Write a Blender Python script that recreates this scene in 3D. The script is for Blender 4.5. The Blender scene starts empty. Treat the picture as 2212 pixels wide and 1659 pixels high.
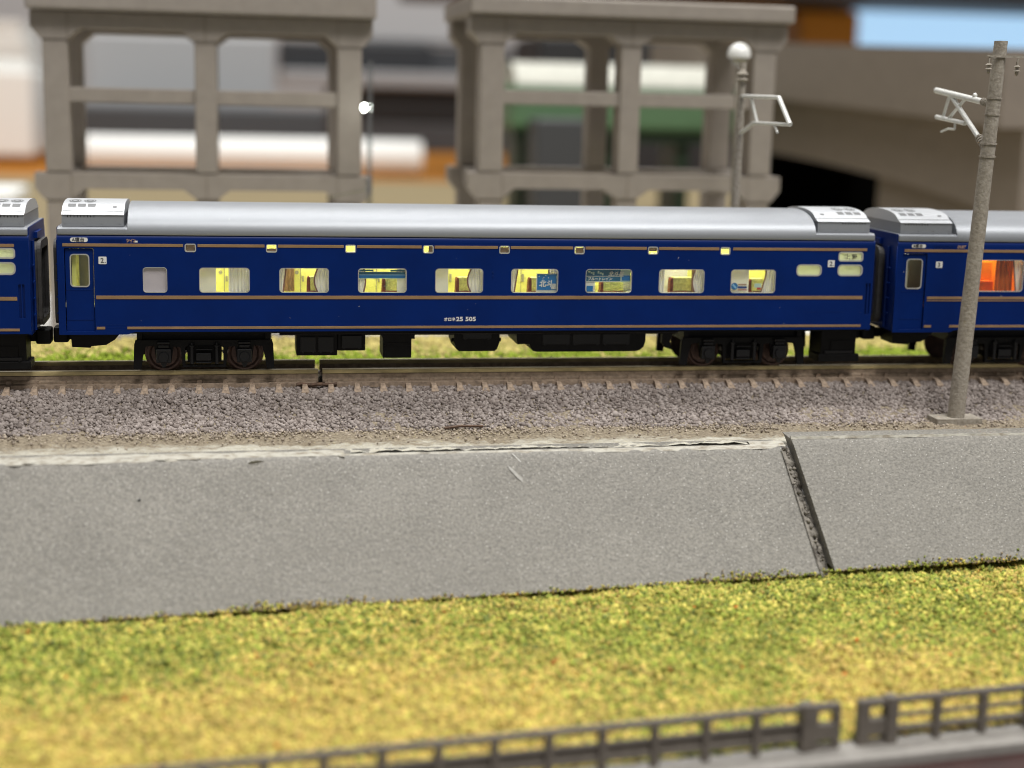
import bpy, bmesh, math, random
import numpy as np
from mathutils import Matrix, Vector, Euler

# ---------------------------------------------------------------- units
U = 0.1                       # 1 mm of the model layout = 0.1 Blender unit
sc = bpy.context.scene
COL = sc.collection
random.seed(7)
RNG = np.random.default_rng(11)

# ---------------------------------------------------------------- camera
cd = bpy.data.cameras.new("camera")
cam = bpy.data.objects.new("camera", cd)
COL.objects.link(cam)
sc.camera = cam
CAM = (26.213, -236.388, 42.702)
Rm = [[0.98397923, -0.17677981, 0.02310355], [-0.00984535, -0.18327159, -0.98301302], [0.17801108, 0.96703693, -0.18207590]]
cam.matrix_world = Matrix(((Rm[0][0], -Rm[1][0], -Rm[2][0], CAM[0] * U), (Rm[0][1], -Rm[1][1], -Rm[2][1], CAM[1] * U),
                           (Rm[0][2], -Rm[1][2], -Rm[2][2], CAM[2] * U), (0, 0, 0, 1)))
cd.sensor_width = 36.0
cd.lens = 3294.4 / 2212 * 36
cd.clip_start = 0.5
cd.clip_end = 2000
cd.dof.use_dof = True
cd.dof.focus_distance = 234.0 * U
cd.dof.aperture_fstop = (cd.lens * 1e-3) / (3.5 * U)

# ---------------------------------------------------------------- world and lamps
w = bpy.data.worlds.new("World")
sc.world = w
w.use_nodes = True
bgn = w.node_tree.nodes["Background"]
bgn.inputs[0].default_value = (1.0, 0.97, 0.93, 1)
bgn.inputs[1].default_value = 0.12


def area(name, loc, size, power, color, target):
    l = bpy.data.lights.new(name, 'AREA')
    l.shape = 'RECTANGLE'
    l.size, l.size_y = size[0] * U, size[1] * U
    l.energy = power
    l.color = color
    o = bpy.data.objects.new(name, l)
    COL.objects.link(o)
    o.location = [c * U for c in loc]
    d = Vector([(t - c) for t, c in zip(target, loc)])
    o.rotation_euler = d.to_track_quat('-Z', 'Y').to_euler()
    return o


# ceiling lamps of the room plus an added background fill, about 1.4 m above the layout
area("overhead_lamp", (-80, 300, 1400), (1150, 120), 60000, (1.0, 0.99, 0.965), (-80, 300, 0))
area("overhead_lamp", (420, -620, 1400), (1150, 260), 140000, (1.0, 0.98, 0.945), (200, -300, 0))
area("overhead_lamp", (200, 1150, 1400), (1150, 170), 75000, (1.0, 0.99, 0.965), (200, 1150, 0))  # unseen extra lamp, added to brighten the background objects

sc.view_settings.view_transform = 'Standard'
sc.view_settings.look = 'None'
sc.view_settings.gamma = 1
sc.view_settings.exposure = 1.02
sc.render.engine = 'CYCLES'
sc.cycles.use_denoising = True
sc.cycles.filter_width = 1.0
sc.cycles.max_bounces = 8
sc.cycles.transparent_max_bounces = 12


# ---------------------------------------------------------------- materials
def lin(c):
    return tuple(((x / 255) / 12.92 if x / 255 <= 0.04045 else ((x / 255 + 0.055) / 1.055) ** 2.4) for x in c)


MATS = {}


def mat(name, col, rough=0.5, metal=0.0, var=0.0, vscale=10.0, bump=0.0, bscale=20.0, col2=None, emit=None, estr=0.0, spec=0.5,
        stretch=(1, 1, 1), coat=0.0, detail=4, attr=None, trans=0.0, ramp=(0.35, 0.65)):
    m = bpy.data.materials.new(name)
    m.use_nodes = True
    nt = m.node_tree
    b = nt.nodes["Principled BSDF"]
    b.inputs["Base Color"].default_value = (*col, 1)
    b.inputs["Roughness"].default_value = rough
    b.inputs["Metallic"].default_value = metal
    b.inputs["Specular IOR Level"].default_value = spec
    if coat:
        b.inputs["Coat Weight"].default_value = coat
        b.inputs["Coat Roughness"].default_value = 0.15
    if emit is not None:
        b.inputs["Emission Color"].default_value = (*emit, 1)
        b.inputs["Emission Strength"].default_value = estr
    if trans:
        b.inputs["Transmission Weight"].default_value = trans
    tc = nt.nodes.new("ShaderNodeTexCoord")
    mp = nt.nodes.new("ShaderNodeMapping")
    mp.inputs["Scale"].default_value = stretch
    nt.links.new(tc.outputs["Object"], mp.inputs[0])
    src = None
    if attr:
        a = nt.nodes.new("ShaderNodeVertexColor")
        a.layer_name = attr
        src = a.outputs["Color"]
    if col2 is not None or var:
        n = nt.nodes.new("ShaderNodeTexNoise")
        n.inputs["Scale"].default_value = vscale
        n.inputs["Detail"].default_value = detail
        n.inputs["Roughness"].default_value = 0.65
        nt.links.new(mp.outputs[0], n.inputs["Vector"])
        r = nt.nodes.new("ShaderNodeValToRGB")
        r.color_ramp.elements[0].position = ramp[0]
        r.color_ramp.elements[1].position = ramp[1]
        if col2 is not None:
            r.color_ramp.elements[0].color = (*col, 1)
            r.color_ramp.elements[1].color = (*col2, 1)
        else:
            r.color_ramp.elements[0].color = (*[c * (1 - var) for c in col], 1)
            r.color_ramp.elements[1].color = (*[min(1, c * (1 + var)) for c in col], 1)
        nt.links.new(n.outputs["Fac"], r.inputs[0])
        if src is not None:
            mx = nt.nodes.new("ShaderNodeMixRGB")
            mx.blend_type = 'MULTIPLY'
            mx.inputs[0].default_value = 1
            nt.links.new(src, mx.inputs[1])
            nt.links.new(r.outputs[0], mx.inputs[2])
            src = mx.outputs[0]
        else:
            src = r.outputs[0]
    if src is not None:
        nt.links.new(src, b.inputs["Base Color"])
    if bump:
        n2 = nt.nodes.new("ShaderNodeTexNoise")
        n2.inputs["Scale"].default_value = bscale
        n2.inputs["Detail"].default_value = 5
        nt.links.new(mp.outputs[0], n2.inputs["Vector"])
        bp = nt.nodes.new("ShaderNodeBump")
        bp.inputs["Strength"].default_value = bump
        bp.inputs["Distance"].default_value = 0.02
        nt.links.new(n2.outputs["Fac"], bp.inputs["Height"])
        nt.links.new(bp.outputs[0], b.inputs["Normal"])
    MATS[name] = m
    return m


def blotch(name, scale, amount, speck):
    """adds broad stains and sparse pale specks to a material made by mat()"""
    nt = M0(name).node_tree
    b = nt.nodes["Principled BSDF"]
    src = b.inputs["Base Color"].links[0].from_socket
    tc = nt.nodes.new("ShaderNodeTexCoord")
    n = nt.nodes.new("ShaderNodeTexNoise")
    n.inputs["Scale"].default_value = scale
    n.inputs["Detail"].default_value = 5
    nt.links.new(tc.outputs["Object"], n.inputs["Vector"])
    r = nt.nodes.new("ShaderNodeMapRange")
    r.inputs["From Min"].default_value = 0.3
    r.inputs["From Max"].default_value = 0.7
    r.inputs["To Min"].default_value = 1 - amount
    r.inputs["To Max"].default_value = 1 + amount
    nt.links.new(n.outputs["Fac"], r.inputs[0])
    mx = nt.nodes.new("ShaderNodeVectorMath")
    mx.operation = 'SCALE'
    nt.links.new(src, mx.inputs[0])
    nt.links.new(r.outputs[0], mx.inputs["Scale"])
    vo = nt.nodes.new("ShaderNodeTexVoronoi")
    vo.inputs["Scale"].default_value = 13
    nt.links.new(tc.outputs["Object"], vo.inputs["Vector"])
    lt = nt.nodes.new("ShaderNodeMath")
    lt.operation = 'LESS_THAN'
    lt.inputs[1].default_value = 0.13
    nt.links.new(vo.outputs["Distance"], lt.inputs[0])
    m2 = nt.nodes.new("ShaderNodeMixRGB")
    m2.inputs[2].default_value = (*speck, 1)
    nt.links.new(lt.outputs[0], m2.inputs[0])
    nt.links.new(mx.outputs[0], m2.inputs[1])
    nt.links.new(m2.outputs[0], b.inputs["Base Color"])


def M0(name):
    return MATS[name]


def glass(name, tint=(1, 1, 1), refl=0.06, rough=0.05):
    m = bpy.data.materials.new(name)
    m.use_nodes = True
    nt = m.node_tree
    nt.nodes.clear()
    o = nt.nodes.new("ShaderNodeOutputMaterial")
    t = nt.nodes.new("ShaderNodeBsdfTransparent")
    t.inputs[0].default_value = (*tint, 1)
    g = nt.nodes.new("ShaderNodeBsdfGlossy")
    g.inputs["Roughness"].default_value = rough
    mx = nt.nodes.new("ShaderNodeMixShader")
    mx.inputs[0].default_value = refl
    nt.links.new(t.outputs[0], mx.inputs[1])
    nt.links.new(g.outputs[0], mx.inputs[2])
    nt.links.new(mx.outputs[0], o.inputs[0])
    MATS[name] = m
    return m




def translucent(name, col, share=0.5, var=0.1, vscale=14.0, stretch=(3, 1, 0.3)):
    m = bpy.data.materials.new(name)
    m.use_nodes = True
    nt = m.node_tree
    nt.nodes.clear()
    o = nt.nodes.new("ShaderNodeOutputMaterial")
    d = nt.nodes.new("ShaderNodeBsdfDiffuse")
    t = nt.nodes.new("ShaderNodeBsdfTranslucent")
    tc = nt.nodes.new("ShaderNodeTexCoord")
    mp = nt.nodes.new("ShaderNodeMapping")
    mp.inputs["Scale"].default_value = stretch
    n = nt.nodes.new("ShaderNodeTexNoise")
    n.inputs["Scale"].default_value = vscale
    r = nt.nodes.new("ShaderNodeValToRGB")
    r.color_ramp.elements[0].color = (*[c * (1 - var) for c in col], 1)
    r.color_ramp.elements[1].color = (*[min(1, c * (1 + var)) for c in col], 1)
    mx = nt.nodes.new("ShaderNodeMixShader")
    mx.inputs[0].default_value = share
    L = nt.links.new
    L(tc.outputs["Object"], mp.inputs[0]); L(mp.outputs[0], n.inputs["Vector"]); L(n.outputs["Fac"], r.inputs[0])
    L(r.outputs[0], d.inputs[0]); L(r.outputs[0], t.inputs[0])
    L(d.outputs[0], mx.inputs[1]); L(t.outputs[0], mx.inputs[2]); L(mx.outputs[0], o.inputs[0])
    MATS[name] = m
    return m


M = MATS
mat('blue', (0.0003, 0.0155, 0.122), 0.40, var=0.10, vscale=1.2, bump=0.05, bscale=90, spec=0.13)
mat('blue_edge', (0.0004, 0.0155, 0.122), 0.38, spec=0.2)
mat('silver', (0.29, 0.305, 0.33), 0.42, 0.4, var=0.10, vscale=140, bump=0.16, bscale=170, detail=2)
mat('silver_bright', (0.58, 0.60, 0.63), 0.38, 0.35, var=0.06, vscale=40, bump=0.08, bscale=120)
mat('grille', (0.16, 0.165, 0.17), 0.55, 0.2)
mat('gold', (0.33, 0.205, 0.105), 0.38, 0.25, var=0.10, vscale=8, stretch=(0.3, 1, 1))
mat('frame', (0.44, 0.44, 0.42), 0.4, 0.2)
mat('black', (0.0035, 0.0035, 0.004), 0.5, var=0.3, vscale=8, bump=0.1, bscale=40, spec=0.2)
mat('black_gloss', (0.005, 0.005, 0.006), 0.32, spec=0.4)
mat('rubber', (0.045, 0.043, 0.042), 0.6, var=0.25, vscale=9)
mat('bellows_grey', (0.66, 0.64, 0.60), 0.5, var=0.15, vscale=6)
mat('tyre', (0.10, 0.065, 0.055), 0.42, 0.6, var=0.3, vscale=12)
mat('brake', (0.30, 0.28, 0.24), 0.6)
mat('white_print', (0.72, 0.72, 0.70), 0.5)
mat('dust', (0.45, 0.45, 0.43), 0.8)
mat('bronze_print', (0.42, 0.27, 0.19), 0.5)
mat('dark_print', (0.03, 0.03, 0.035), 0.6)
mat('yellow_wall', (0.82, 0.80, 0.22), 0.55, var=0.06, vscale=4)
mat('cream_wall', (0.72, 0.68, 0.40), 0.55, var=0.05, vscale=4)
translucent('white_wall', (0.86, 0.84, 0.81), 0.30, 0.04, 3, (1, 1, 1))
mat('dull_wall', (0.36, 0.34, 0.22), 0.6)
translucent('curtain', (0.80, 0.77, 0.76), 0.10)
mat('curtain_edge', (0.22, 0.10, 0.085), 0.7)
mat('curtain_brown', (0.26, 0.15, 0.06), 0.75, var=0.35, vscale=16, stretch=(2, 1, 0.6))
mat('seat', (0.78, 0.76, 0.30), 0.8, var=0.18, vscale=22, bump=0.5, bscale=30)
mat('armrest', (0.20, 0.035, 0.018), 0.6, var=0.25, vscale=12)
mat('lilac_pane', (0.56, 0.50, 0.58), 0.5, var=0.04, vscale=3)
translucent('frosted', (0.80, 0.82, 0.62), 0.5, 0.05, 6, (1, 1, 1))
mat('brown_blind', (0.42, 0.27, 0.17), 0.5)
mat('poster_blue', (0.003, 0.16, 0.46), 0.45)
mat('poster_teal', (0.005, 0.12, 0.25), 0.45, var=0.3, vscale=6)
mat('poster_navy', (0.005, 0.05, 0.28), 0.45)
mat('poster_sky', (0.25, 0.50, 0.80), 0.45)
mat('poster_red', (0.45, 0.05, 0.04), 0.5)
mat('poster_pale', (0.45, 0.60, 0.58), 0.5)
mat('orange_wall', (0.85, 0.34, 0.02), 0.55, var=0.08, vscale=3)
mat('orange_curtain', (0.55, 0.12, 0.012), 0.7, var=0.25, vscale=12, stretch=(3, 1, 0.3))
mat('orange_seat', (0.88, 0.20, 0.03), 0.6)
mat('lamp_yellow', (1, 1, 1), emit=(1.0, 0.98, 0.86), estr=11.0)
mat('lamp_orange', (1, 1, 1), emit=(1.0, 0.74, 0.35), estr=9.0)
glass('pane', (0.97, 0.98, 0.96), 0.05, 0.08)
glass('clear_plastic', (0.86, 0.88, 0.88), 0.22, 0.15)
mat('rail_top', (0.80, 0.73, 0.50), 0.30, 0.85, var=0.2, vscale=5, stretch=(0.3, 2, 2))
mat('rail_side', (0.52, 0.43, 0.22), 0.36, 0.35, var=0.3, vscale=6, stretch=(0.3, 1, 1))
mat('rail_web', (0.33, 0.25, 0.18), 0.7, var=0.3, vscale=14)
mat('sleeper', (0.30, 0.225, 0.165), 0.75, var=0.35, vscale=14, bump=0.3, bscale=30)
mat('trackbed', (0.022, 0.018, 0.015), 0.85, var=0.4, vscale=10)
mat('ballast', (1, 1, 1), 0.9, attr='col', var=0.2, vscale=30)
mat('turf', (1, 1, 1), 0.85, attr='col', spec=0.25)
mat('rust', (0.10, 0.058, 0.036), 0.75, var=0.4, vscale=10)
mat('slab', (0.200, 0.189, 0.167), 0.60, var=0.42, vscale=24, bump=0.8, bscale=30, spec=0.45, detail=9, ramp=(0.3, 0.7))
blotch('slab', 1.1, 0.08, (0.40, 0.39, 0.36))
mat('flake', (0.30, 0.29, 0.265), 0.6, var=0.2, vscale=20)
mat('slab_broken', (0.24, 0.22, 0.19), 0.9, col2=(0.07, 0.06, 0.05), vscale=7, ramp=(0.5, 0.62), bump=0.8, bscale=18)
mat('plaster', (0.45, 0.432, 0.375), 0.85, col2=(0.20, 0.165, 0.12), vscale=11, bump=0.9, bscale=20, detail=9, ramp=(0.46, 0.68), stretch=(0.5, 1.4, 1))
mat('concrete', (0.37, 0.335, 0.285), 0.85, col2=(0.25, 0.22, 0.18), vscale=16, bump=0.7, bscale=26)
mat('metal_white', (0.66, 0.66, 0.63), 0.4, 0.1, var=0.08, vscale=10, bump=0.15, bscale=30)
mat('pier', (0.315, 0.278, 0.242), 0.62, var=0.06, vscale=3)
mat('pier_dark', (0.21, 0.18, 0.15), 0.62, var=0.06, vscale=3)
mat('viaduct', (0.235, 0.20, 0.168), 0.62, var=0.07, vscale=2)
mat('viaduct_dark', (0.14, 0.12, 0.10), 0.62)
mat('shade_black', (0.002, 0.002, 0.002), 1.0, spec=0.0)  # stands for the deep shade under the curved viaduct
mat('fence', (0.135, 0.117, 0.098), 0.55, var=0.12, vscale=8)
mat('ledge', (0.27, 0.255, 0.235), 0.6, var=0.1, vscale=5)
mat('maroon', (0.035, 0.012, 0.010), 0.5, var=0.2, vscale=2)
mat('plywood', (0.23, 0.185, 0.105), 0.8, spec=0.15, var=0.16, vscale=0.8, stretch=(0.25, 2, 1))
mat('desk_wood', (0.36, 0.145, 0.022), 0.8, spec=0.1, var=0.2, vscale=0.5, stretch=(0.2, 2, 1))
mat('paper', (0.70, 0.69, 0.66), 0.7, bump=0.5, bscale=0.8)
mat('bg_white', (0.84, 0.85, 0.83), 0.6)
mat('bg_grey', (0.30, 0.305, 0.315), 0.6)
mat('bg_palegrey', (0.40, 0.41, 0.425), 0.6)
mat('bg_dark', (0.018, 0.020, 0.024), 0.5)
mat('bg_black', (0.008, 0.008, 0.009), 0.5)
mat('bg_charcoal', (0.055, 0.058, 0.064), 0.55)
mat('green', (0.10, 0.19, 0.095), 0.5, var=0.1, vscale=1)
mat('green_dark', (0.012, 0.03, 0.014), 0.5)
mat('roof_pale', (0.46, 0.46, 0.40), 0.5, var=0.12, vscale=3)
mat('sky_blue', (0.38, 0.60, 0.82), 0.4, emit=(0.40, 0.66, 0.95), estr=0.45)
mat('orange_bg', (0.62, 0.30, 0.03), 0.5)
mat('led', (1, 1, 1), emit=(0.95, 1.0, 0.9), estr=22.0)
mat('globe', (0.75, 0.75, 0.72), 0.3, emit=(1.0, 0.99, 0.92), estr=0.05)


# ---------------------------------------------------------------- mesh helpers
class MB:
    def __init__(self):
        self.v, self.f = [], []

    def add(self, vs, fs):
        n = len(self.v)
        self.v += [tuple(p) for p in vs]
        self.f += [tuple(i + n for i in f) for f in fs]
        return self

    def box(self, x0, x1, y0, y1, z0, z1):
        vs = [(x, y, z) for x in (x0, x1) for y in (y0, y1) for z in (z0, z1)]
        return self.add(vs, [(0, 1, 3, 2), (4, 6, 7, 5), (0, 4, 5, 1), (2, 3, 7, 6), (0, 2, 6, 4), (1, 5, 7, 3)])

    def bbox(self, x0, x1, y0, y1, z0, z1, b=0.1):
        """box with chamfered edges"""
        bm = bmesh.new()
        bmesh.ops.create_cube(bm, size=1)
        for v in bm.verts:
            v.co = Vector((x0 if v.co.x < 0 else x1, y0 if v.co.y < 0 else y1, z0 if v.co.z < 0 else z1))
        bmesh.ops.bevel(bm, geom=bm.edges[:], offset=b, segments=2, affect='EDGES', profile=0.5)
        bm.verts.index_update()
        self.add([v.co[:] for v in bm.verts], [[v.index for v in f.verts] for f in bm.faces])
        bm.free()
        return self

    def prism(self, poly, a0, a1, axis='y'):
        """polygon in xz (axis y), yz (axis x) or xy (axis z), pushed from a0 to a1"""
        n = len(poly)
        def P(p, a):
            return (p[0], a, p[1]) if axis == 'y' else (a, p[0], p[1]) if axis == 'x' else (p[0], p[1], a)
        vs = [P(p, a0) for p in poly] + [P(p, a1) for p in poly]
        fs = [tuple(range(n)), tuple(range(2 * n - 1, n - 1, -1))]
        fs += [(i, (i + 1) % n, n + (i + 1) % n, n + i) for i in range(n)]
        return self.add(vs, fs)

    def tube(self, p0, p1, r0, r1=None, n=10):
        r1 = r0 if r1 is None else r1
        a, b = Vector(p0), Vector(p1)
        d = (b - a).normalized()
        s = d.orthogonal().normalized()
        t = d.cross(s)
        vs = []
        for c, r in ((a, r0), (b, r1)):
            for k in range(n):
                g = 2 * math.pi * k / n
                vs.append(c + s * math.cos(g) * r + t * math.sin(g) * r)
        fs = [(k, (k + 1) % n, n + (k + 1) % n, n + k) for k in range(n)] + [tuple(range(n - 1, -1, -1)), tuple(range(n, 2 * n))]
        return self.add(vs, fs)

    def path(self, pts, r, n=8):
        for a, b in zip(pts[:-1], pts[1:]):
            self.tube(a, b, r, r, n)
        return self

    def lathe(self, prof, origin, axis='z', n=20):
        """prof: (radius, height) pairs along the axis"""
        ox, oy, oz = origin
        vs, fs = [], []
        for r, h in prof:
            for k in range(n):
                g = 2 * math.pi * k / n
                c, s = r * math.cos(g), r * math.sin(g)
                vs.append((ox + c, oy + s, oz + h) if axis == 'z' else (ox + c, oy + h, oz + s) if axis == 'y' else (ox + h, oy + c, oz + s))
        for i in range(len(prof) - 1):
            for k in range(n):
                fs.append((i * n + k, i * n + (k + 1) % n, (i + 1) * n + (k + 1) % n, (i + 1) * n + k))
        fs.append(tuple(range(n)))
        fs.append(tuple(range((len(prof) - 1) * n, len(prof) * n)))
        return self.add(vs, fs)

    def extrude_profile(self, prof, x0, x1, closed=False, caps=True):
        """(y,z) profile swept along x"""
        n = len(prof)
        vs = [(x0, y, z) for y, z in prof] + [(x1, y, z) for y, z in prof]
        fs = [(i, i + 1, n + i + 1, n + i) for i in range(n - 1)]
        if closed:
            fs.append((n - 1, 0, n, 2 * n - 1))
        if caps:
            fs += [tuple(range(n)), tuple(range(2 * n - 1, n - 1, -1))]
        return self.add(vs, fs)


def mesh_from(mb, name, smooth=False, angle=40):
    me = bpy.data.meshes.new(name)
    me.from_pydata([(x * U, y * U, z * U) for x, y, z in mb.v], [], mb.f)
    bm = bmesh.new()
    bm.from_mesh(me)
    bmesh.ops.recalc_face_normals(bm, faces=bm.faces)
    if smooth:
        for f in bm.faces:
            f.smooth = True
        ca = math.radians(angle)
        for e in bm.edges:
            if len(e.link_faces) == 2 and e.calc_face_angle(0) > ca:
                e.smooth = False
    bm.to_mesh(me)
    bm.free()
    return me


def put(name, me, m, parent=None, loc=None, rot=None):
    o = bpy.data.objects.new(name, me)
    COL.objects.link(o)
    if m is not None and me is not None and len(me.materials) == 0:
        me.materials.append(M[m] if isinstance(m, str) else m)
    if parent is not None:
        o.parent = parent
    if loc is not None:
        o.location = [c * U for c in loc]
    if rot is not None:
        o.rotation_euler = rot
    return o


def build(name, mb, m, parent=None, smooth=False, loc=None, rot=None, angle=40):
    return put(name, mesh_from(mb, name, smooth, angle), m, parent, loc, rot)


def empty(name, loc=(0, 0, 0), rot=(0, 0, 0), parent=None):
    o = bpy.data.objects.new(name, None)
    COL.objects.link(o)
    o.empty_display_size = 0.2
    o.location = [c * U for c in loc]
    o.rotation_euler = rot
    if parent:
        o.parent = parent
    return o


def tag(o, label, cat=None, group=None, kind=None):
    if label:
        o['label'] = label
    if cat:
        o['category'] = cat
    if group:
        o['group'] = group
    if kind:
        o['kind'] = kind
    return o


def rrect(x0, x1, z0, z1, r, n=5):
    p = []
    for cx, cz, a in ((x1 - r, z0 + r, -90), (x1 - r, z1 - r, 0), (x0 + r, z1 - r, 90), (x0 + r, z0 + r, 180)):
        for k in range(n + 1):
            g = math.radians(a + 90 * k / n)
            p.append((cx + r * math.cos(g), cz + r * math.sin(g)))
    return p


def plate(name, outer, holes, y0, y1, m, parent=None):
    """flat plate in the xz plane between y0 and y1 with openings cut through"""
    cu = bpy.data.curves.new('tmp', 'CURVE')
    cu.dimensions = '2D'
    cu.fill_mode = 'BOTH'
    cu.extrude = (y1 - y0) / 2
    for poly in [outer] + list(holes):
        s = cu.splines.new('POLY')
        s.points.add(len(poly) - 1)
        for p, (a, b) in zip(s.points, poly):
            p.co = (a, b, 0, 1)
        s.use_cyclic_u = True
    ob = bpy.data.objects.new('tmp', cu)
    COL.objects.link(ob)
    dg = bpy.context.evaluated_depsgraph_get()
    me = bpy.data.meshes.new_from_object(ob.evaluated_get(dg))
    bpy.data.objects.remove(ob)
    bpy.data.curves.remove(cu)
    yc = (y0 + y1) / 2
    for v in me.vertices:
        x, z, e = v.co
        v.co = (x * U, (yc + e) * U, z * U)
    bm = bmesh.new()
    bm.from_mesh(me)
    bmesh.ops.remove_doubles(bm, verts=bm.verts, dist=1e-5)
    bmesh.ops.recalc_face_normals(bm, faces=bm.faces)
    bm.to_mesh(me)
    bm.free()
    me.name = name
    me.materials.clear()
    return put(name, me, m, parent)


def text(name, s, x, z, size, m, parent, y=-0.03, align='LEFT', bold=0.0, xs=1.0, shear=0.0):
    cu = bpy.data.curves.new(name, 'FONT')
    cu.body = s
    cu.size = size * U
    cu.align_x = align
    cu.extrude = 0.012 * U
    cu.offset = bold * U
    cu.shear = shear
    cu.resolution_u = 3
    o = bpy.data.objects.new('tmp', cu)
    COL.objects.link(o)
    me = bpy.data.meshes.new_from_object(o.evaluated_get(bpy.context.evaluated_depsgraph_get()))
    bpy.data.objects.remove(o)
    bpy.data.curves.remove(cu)
    me.name = name
    me.materials.clear()
    for v in me.vertices:
        a, b, c_ = v.co
        v.co = (a * xs + x * U, y * U - c_, b + z * U)
    return put(name, me, m, parent)


def behind(x, z, y):
    """point at depth y behind the near side, on the line of sight through (x, z) of the side"""
    k = y / (0 - CAM[1])
    return x + (x - CAM[0]) * k, z + (z - CAM[2]) * k


# ================================================================ THE LAYOUT GROUND
def hash_noise(x, y, s, seed=0):
    xi, yi = np.floor(x / s), np.floor(y / s)
    fx, fy = x / s - xi, y / s - yi
    fx, fy = fx * fx * (3 - 2 * fx), fy * fy * (3 - 2 * fy)
    def h(a, b):
        v = np.sin(a * 127.1 + b * 311.7 + seed * 74.7) * 43758.5453
        return v - np.floor(v)
    return (h(xi, yi) * (1 - fx) + h(xi + 1, yi) * fx) * (1 - fy) + (h(xi, yi + 1) * (1 - fx) + h(xi + 1, yi + 1) * fx) * fy


def top_z(x, y):
    """height of the embankment top: track bed hump with ballast shoulders"""
    z = np.interp(y, [-30, -9.5, -0.8, 3.0, 16.5, 18.0, 26.0, 40.0, 80], [-7.0, -7.0, -3.25, -2.75, -2.9, -3.0, -6.0, -5.6, -6.2])
    return z


def grid_mesh(name, xs, ys, zf, m, cols=None):
    X, Y = np.meshgrid(xs, ys)
    Z = zf(X, Y)
    nx, ny = len(xs), len(ys)
    v = np.stack([X, Y, Z], -1).reshape(-1, 3) * U
    idx = np.arange(nx * ny).reshape(ny, nx)
    f = np.stack([idx[:-1, :-1], idx[:-1, 1:], idx[1:, 1:], idx[1:, :-1]], -1).reshape(-1, 4)
    me = bpy.data.meshes.new(name)
    me.from_pydata(v.tolist(), [], f.tolist())
    me.materials.append(M[m] if isinstance(m, str) else m)
    for p in me.polygons:
        p.use_smooth = True
    return me


def soil_material():
    m = bpy.data.materials.new('soil')
    m.use_nodes = True
    nt = m.node_tree
    b = nt.nodes["Principled BSDF"]
    b.inputs["Roughness"].default_value = 0.92
    tc = nt.nodes.new("ShaderNodeTexCoord")
    sx = nt.nodes.new("ShaderNodeSeparateXYZ")
    nt.links.new(tc.outputs["Object"], sx.inputs[0])
    n1 = nt.nodes.new("ShaderNodeTexNoise")
    n1.inputs["Scale"].default_value = 3.0
    n1.inputs["Detail"].default_value = 8
    n1.inputs["Roughness"].default_value = 0.75
    mp = nt.nodes.new("ShaderNodeMapping")
    mp.inputs["Scale"].default_value = (0.6, 1.6, 1)
    nt.links.new(tc.outputs["Object"], mp.inputs[0])
    nt.links.new(mp.outputs[0], n1.inputs[0])
    # plaster shows where y + noise is below a threshold
    ma = nt.nodes.new("ShaderNodeMath")
    ma.operation = 'MULTIPLY_ADD'
    ma.inputs[1].default_value = 2.4
    nt.links.new(n1.outputs["Fac"], ma.inputs[0])
    nt.links.new(sx.outputs["Y"], ma.inputs[2])
    r = nt.nodes.new("ShaderNodeMapRange")
    r.inputs["From Min"].default_value = -1.0
    r.inputs["From Max"].default_value = -0.50
    nt.links.new(ma.outputs[0], r.inputs[0])
    n2 = nt.nodes.new("ShaderNodeTexNoise")
    n2.inputs["Scale"].default_value = 22
    n2.inputs["Detail"].default_value = 6
    nt.links.new(tc.outputs["Object"], n2.inputs[0])
    c1 = nt.nodes.new("ShaderNodeValToRGB")
    c1.color_ramp.elements[0].color = (0.52, 0.50, 0.43, 1)
    c1.color_ramp.elements[1].color = (0.42, 0.39, 0.31, 1)
    c1.color_ramp.elements[0].position = 0.4
    c1.color_ramp.elements[1].position = 0.7
    c2 = nt.nodes.new("ShaderNodeValToRGB")
    c2.color_ramp.elements[0].color = (0.13, 0.10, 0.065, 1)
    c2.color_ramp.elements[1].color = (0.33, 0.28, 0.205, 1)
    c2.color_ramp.elements[0].position = 0.3
    c2.color_ramp.elements[1].position = 0.7
    nt.links.new(n2.outputs["Fac"], c1.inputs[0])
    nt.links.new(n2.outputs["Fac"], c2.inputs[0])
    mx = nt.nodes.new("ShaderNodeMixRGB")
    nt.links.new(r.outputs[0], mx.inputs[0])
    nt.links.new(c1.outputs[0], mx.inputs[1])
    nt.links.new(c2.outputs[0], mx.inputs[2])
    nt.links.new(mx.outputs[0], b.inputs["Base Color"])
    bp = nt.nodes.new("ShaderNodeBump")
    bp.inputs["Strength"].default_value = 0.9
    bp.inputs["Distance"].default_value = 0.03
    nt.links.new(n2.outputs["Fac"], bp.inputs["Height"])
    nt.links.new(bp.outputs[0], b.inputs["Normal"])
    M['soil'] = m
    return m


soil_material()
me = grid_mesh('ground', np.linspace(-60, 230, 600), np.concatenate([np.linspace(-25.3, -8, 60), np.linspace(-7.7, 80, 60)]),
               lambda x, y: top_z(x, y) + 0.55 * np.clip((y + 21.5) / -3.5, 0, 1) * np.clip((x - 40) / 8, 0, 1) * np.clip((105 - x) / 8, 0, 1) + (0.34 * hash_noise(x, y, 1.3, 1) + 0.30 * hash_noise(x, y, 0.5, 2) + 0.6 * hash_noise(x, y, 7, 3) - 0.6) * (y < -6)
               - 0.5 * (y < -25.0) * (hash_noise(x, y, 2, 5) > 0.5) * ((x < 42) | (x > 104)), 'soil')
tag(put('ground', me, None), 'brown earth and ragged white plaster on top of the embankment', kind='structure')


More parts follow.
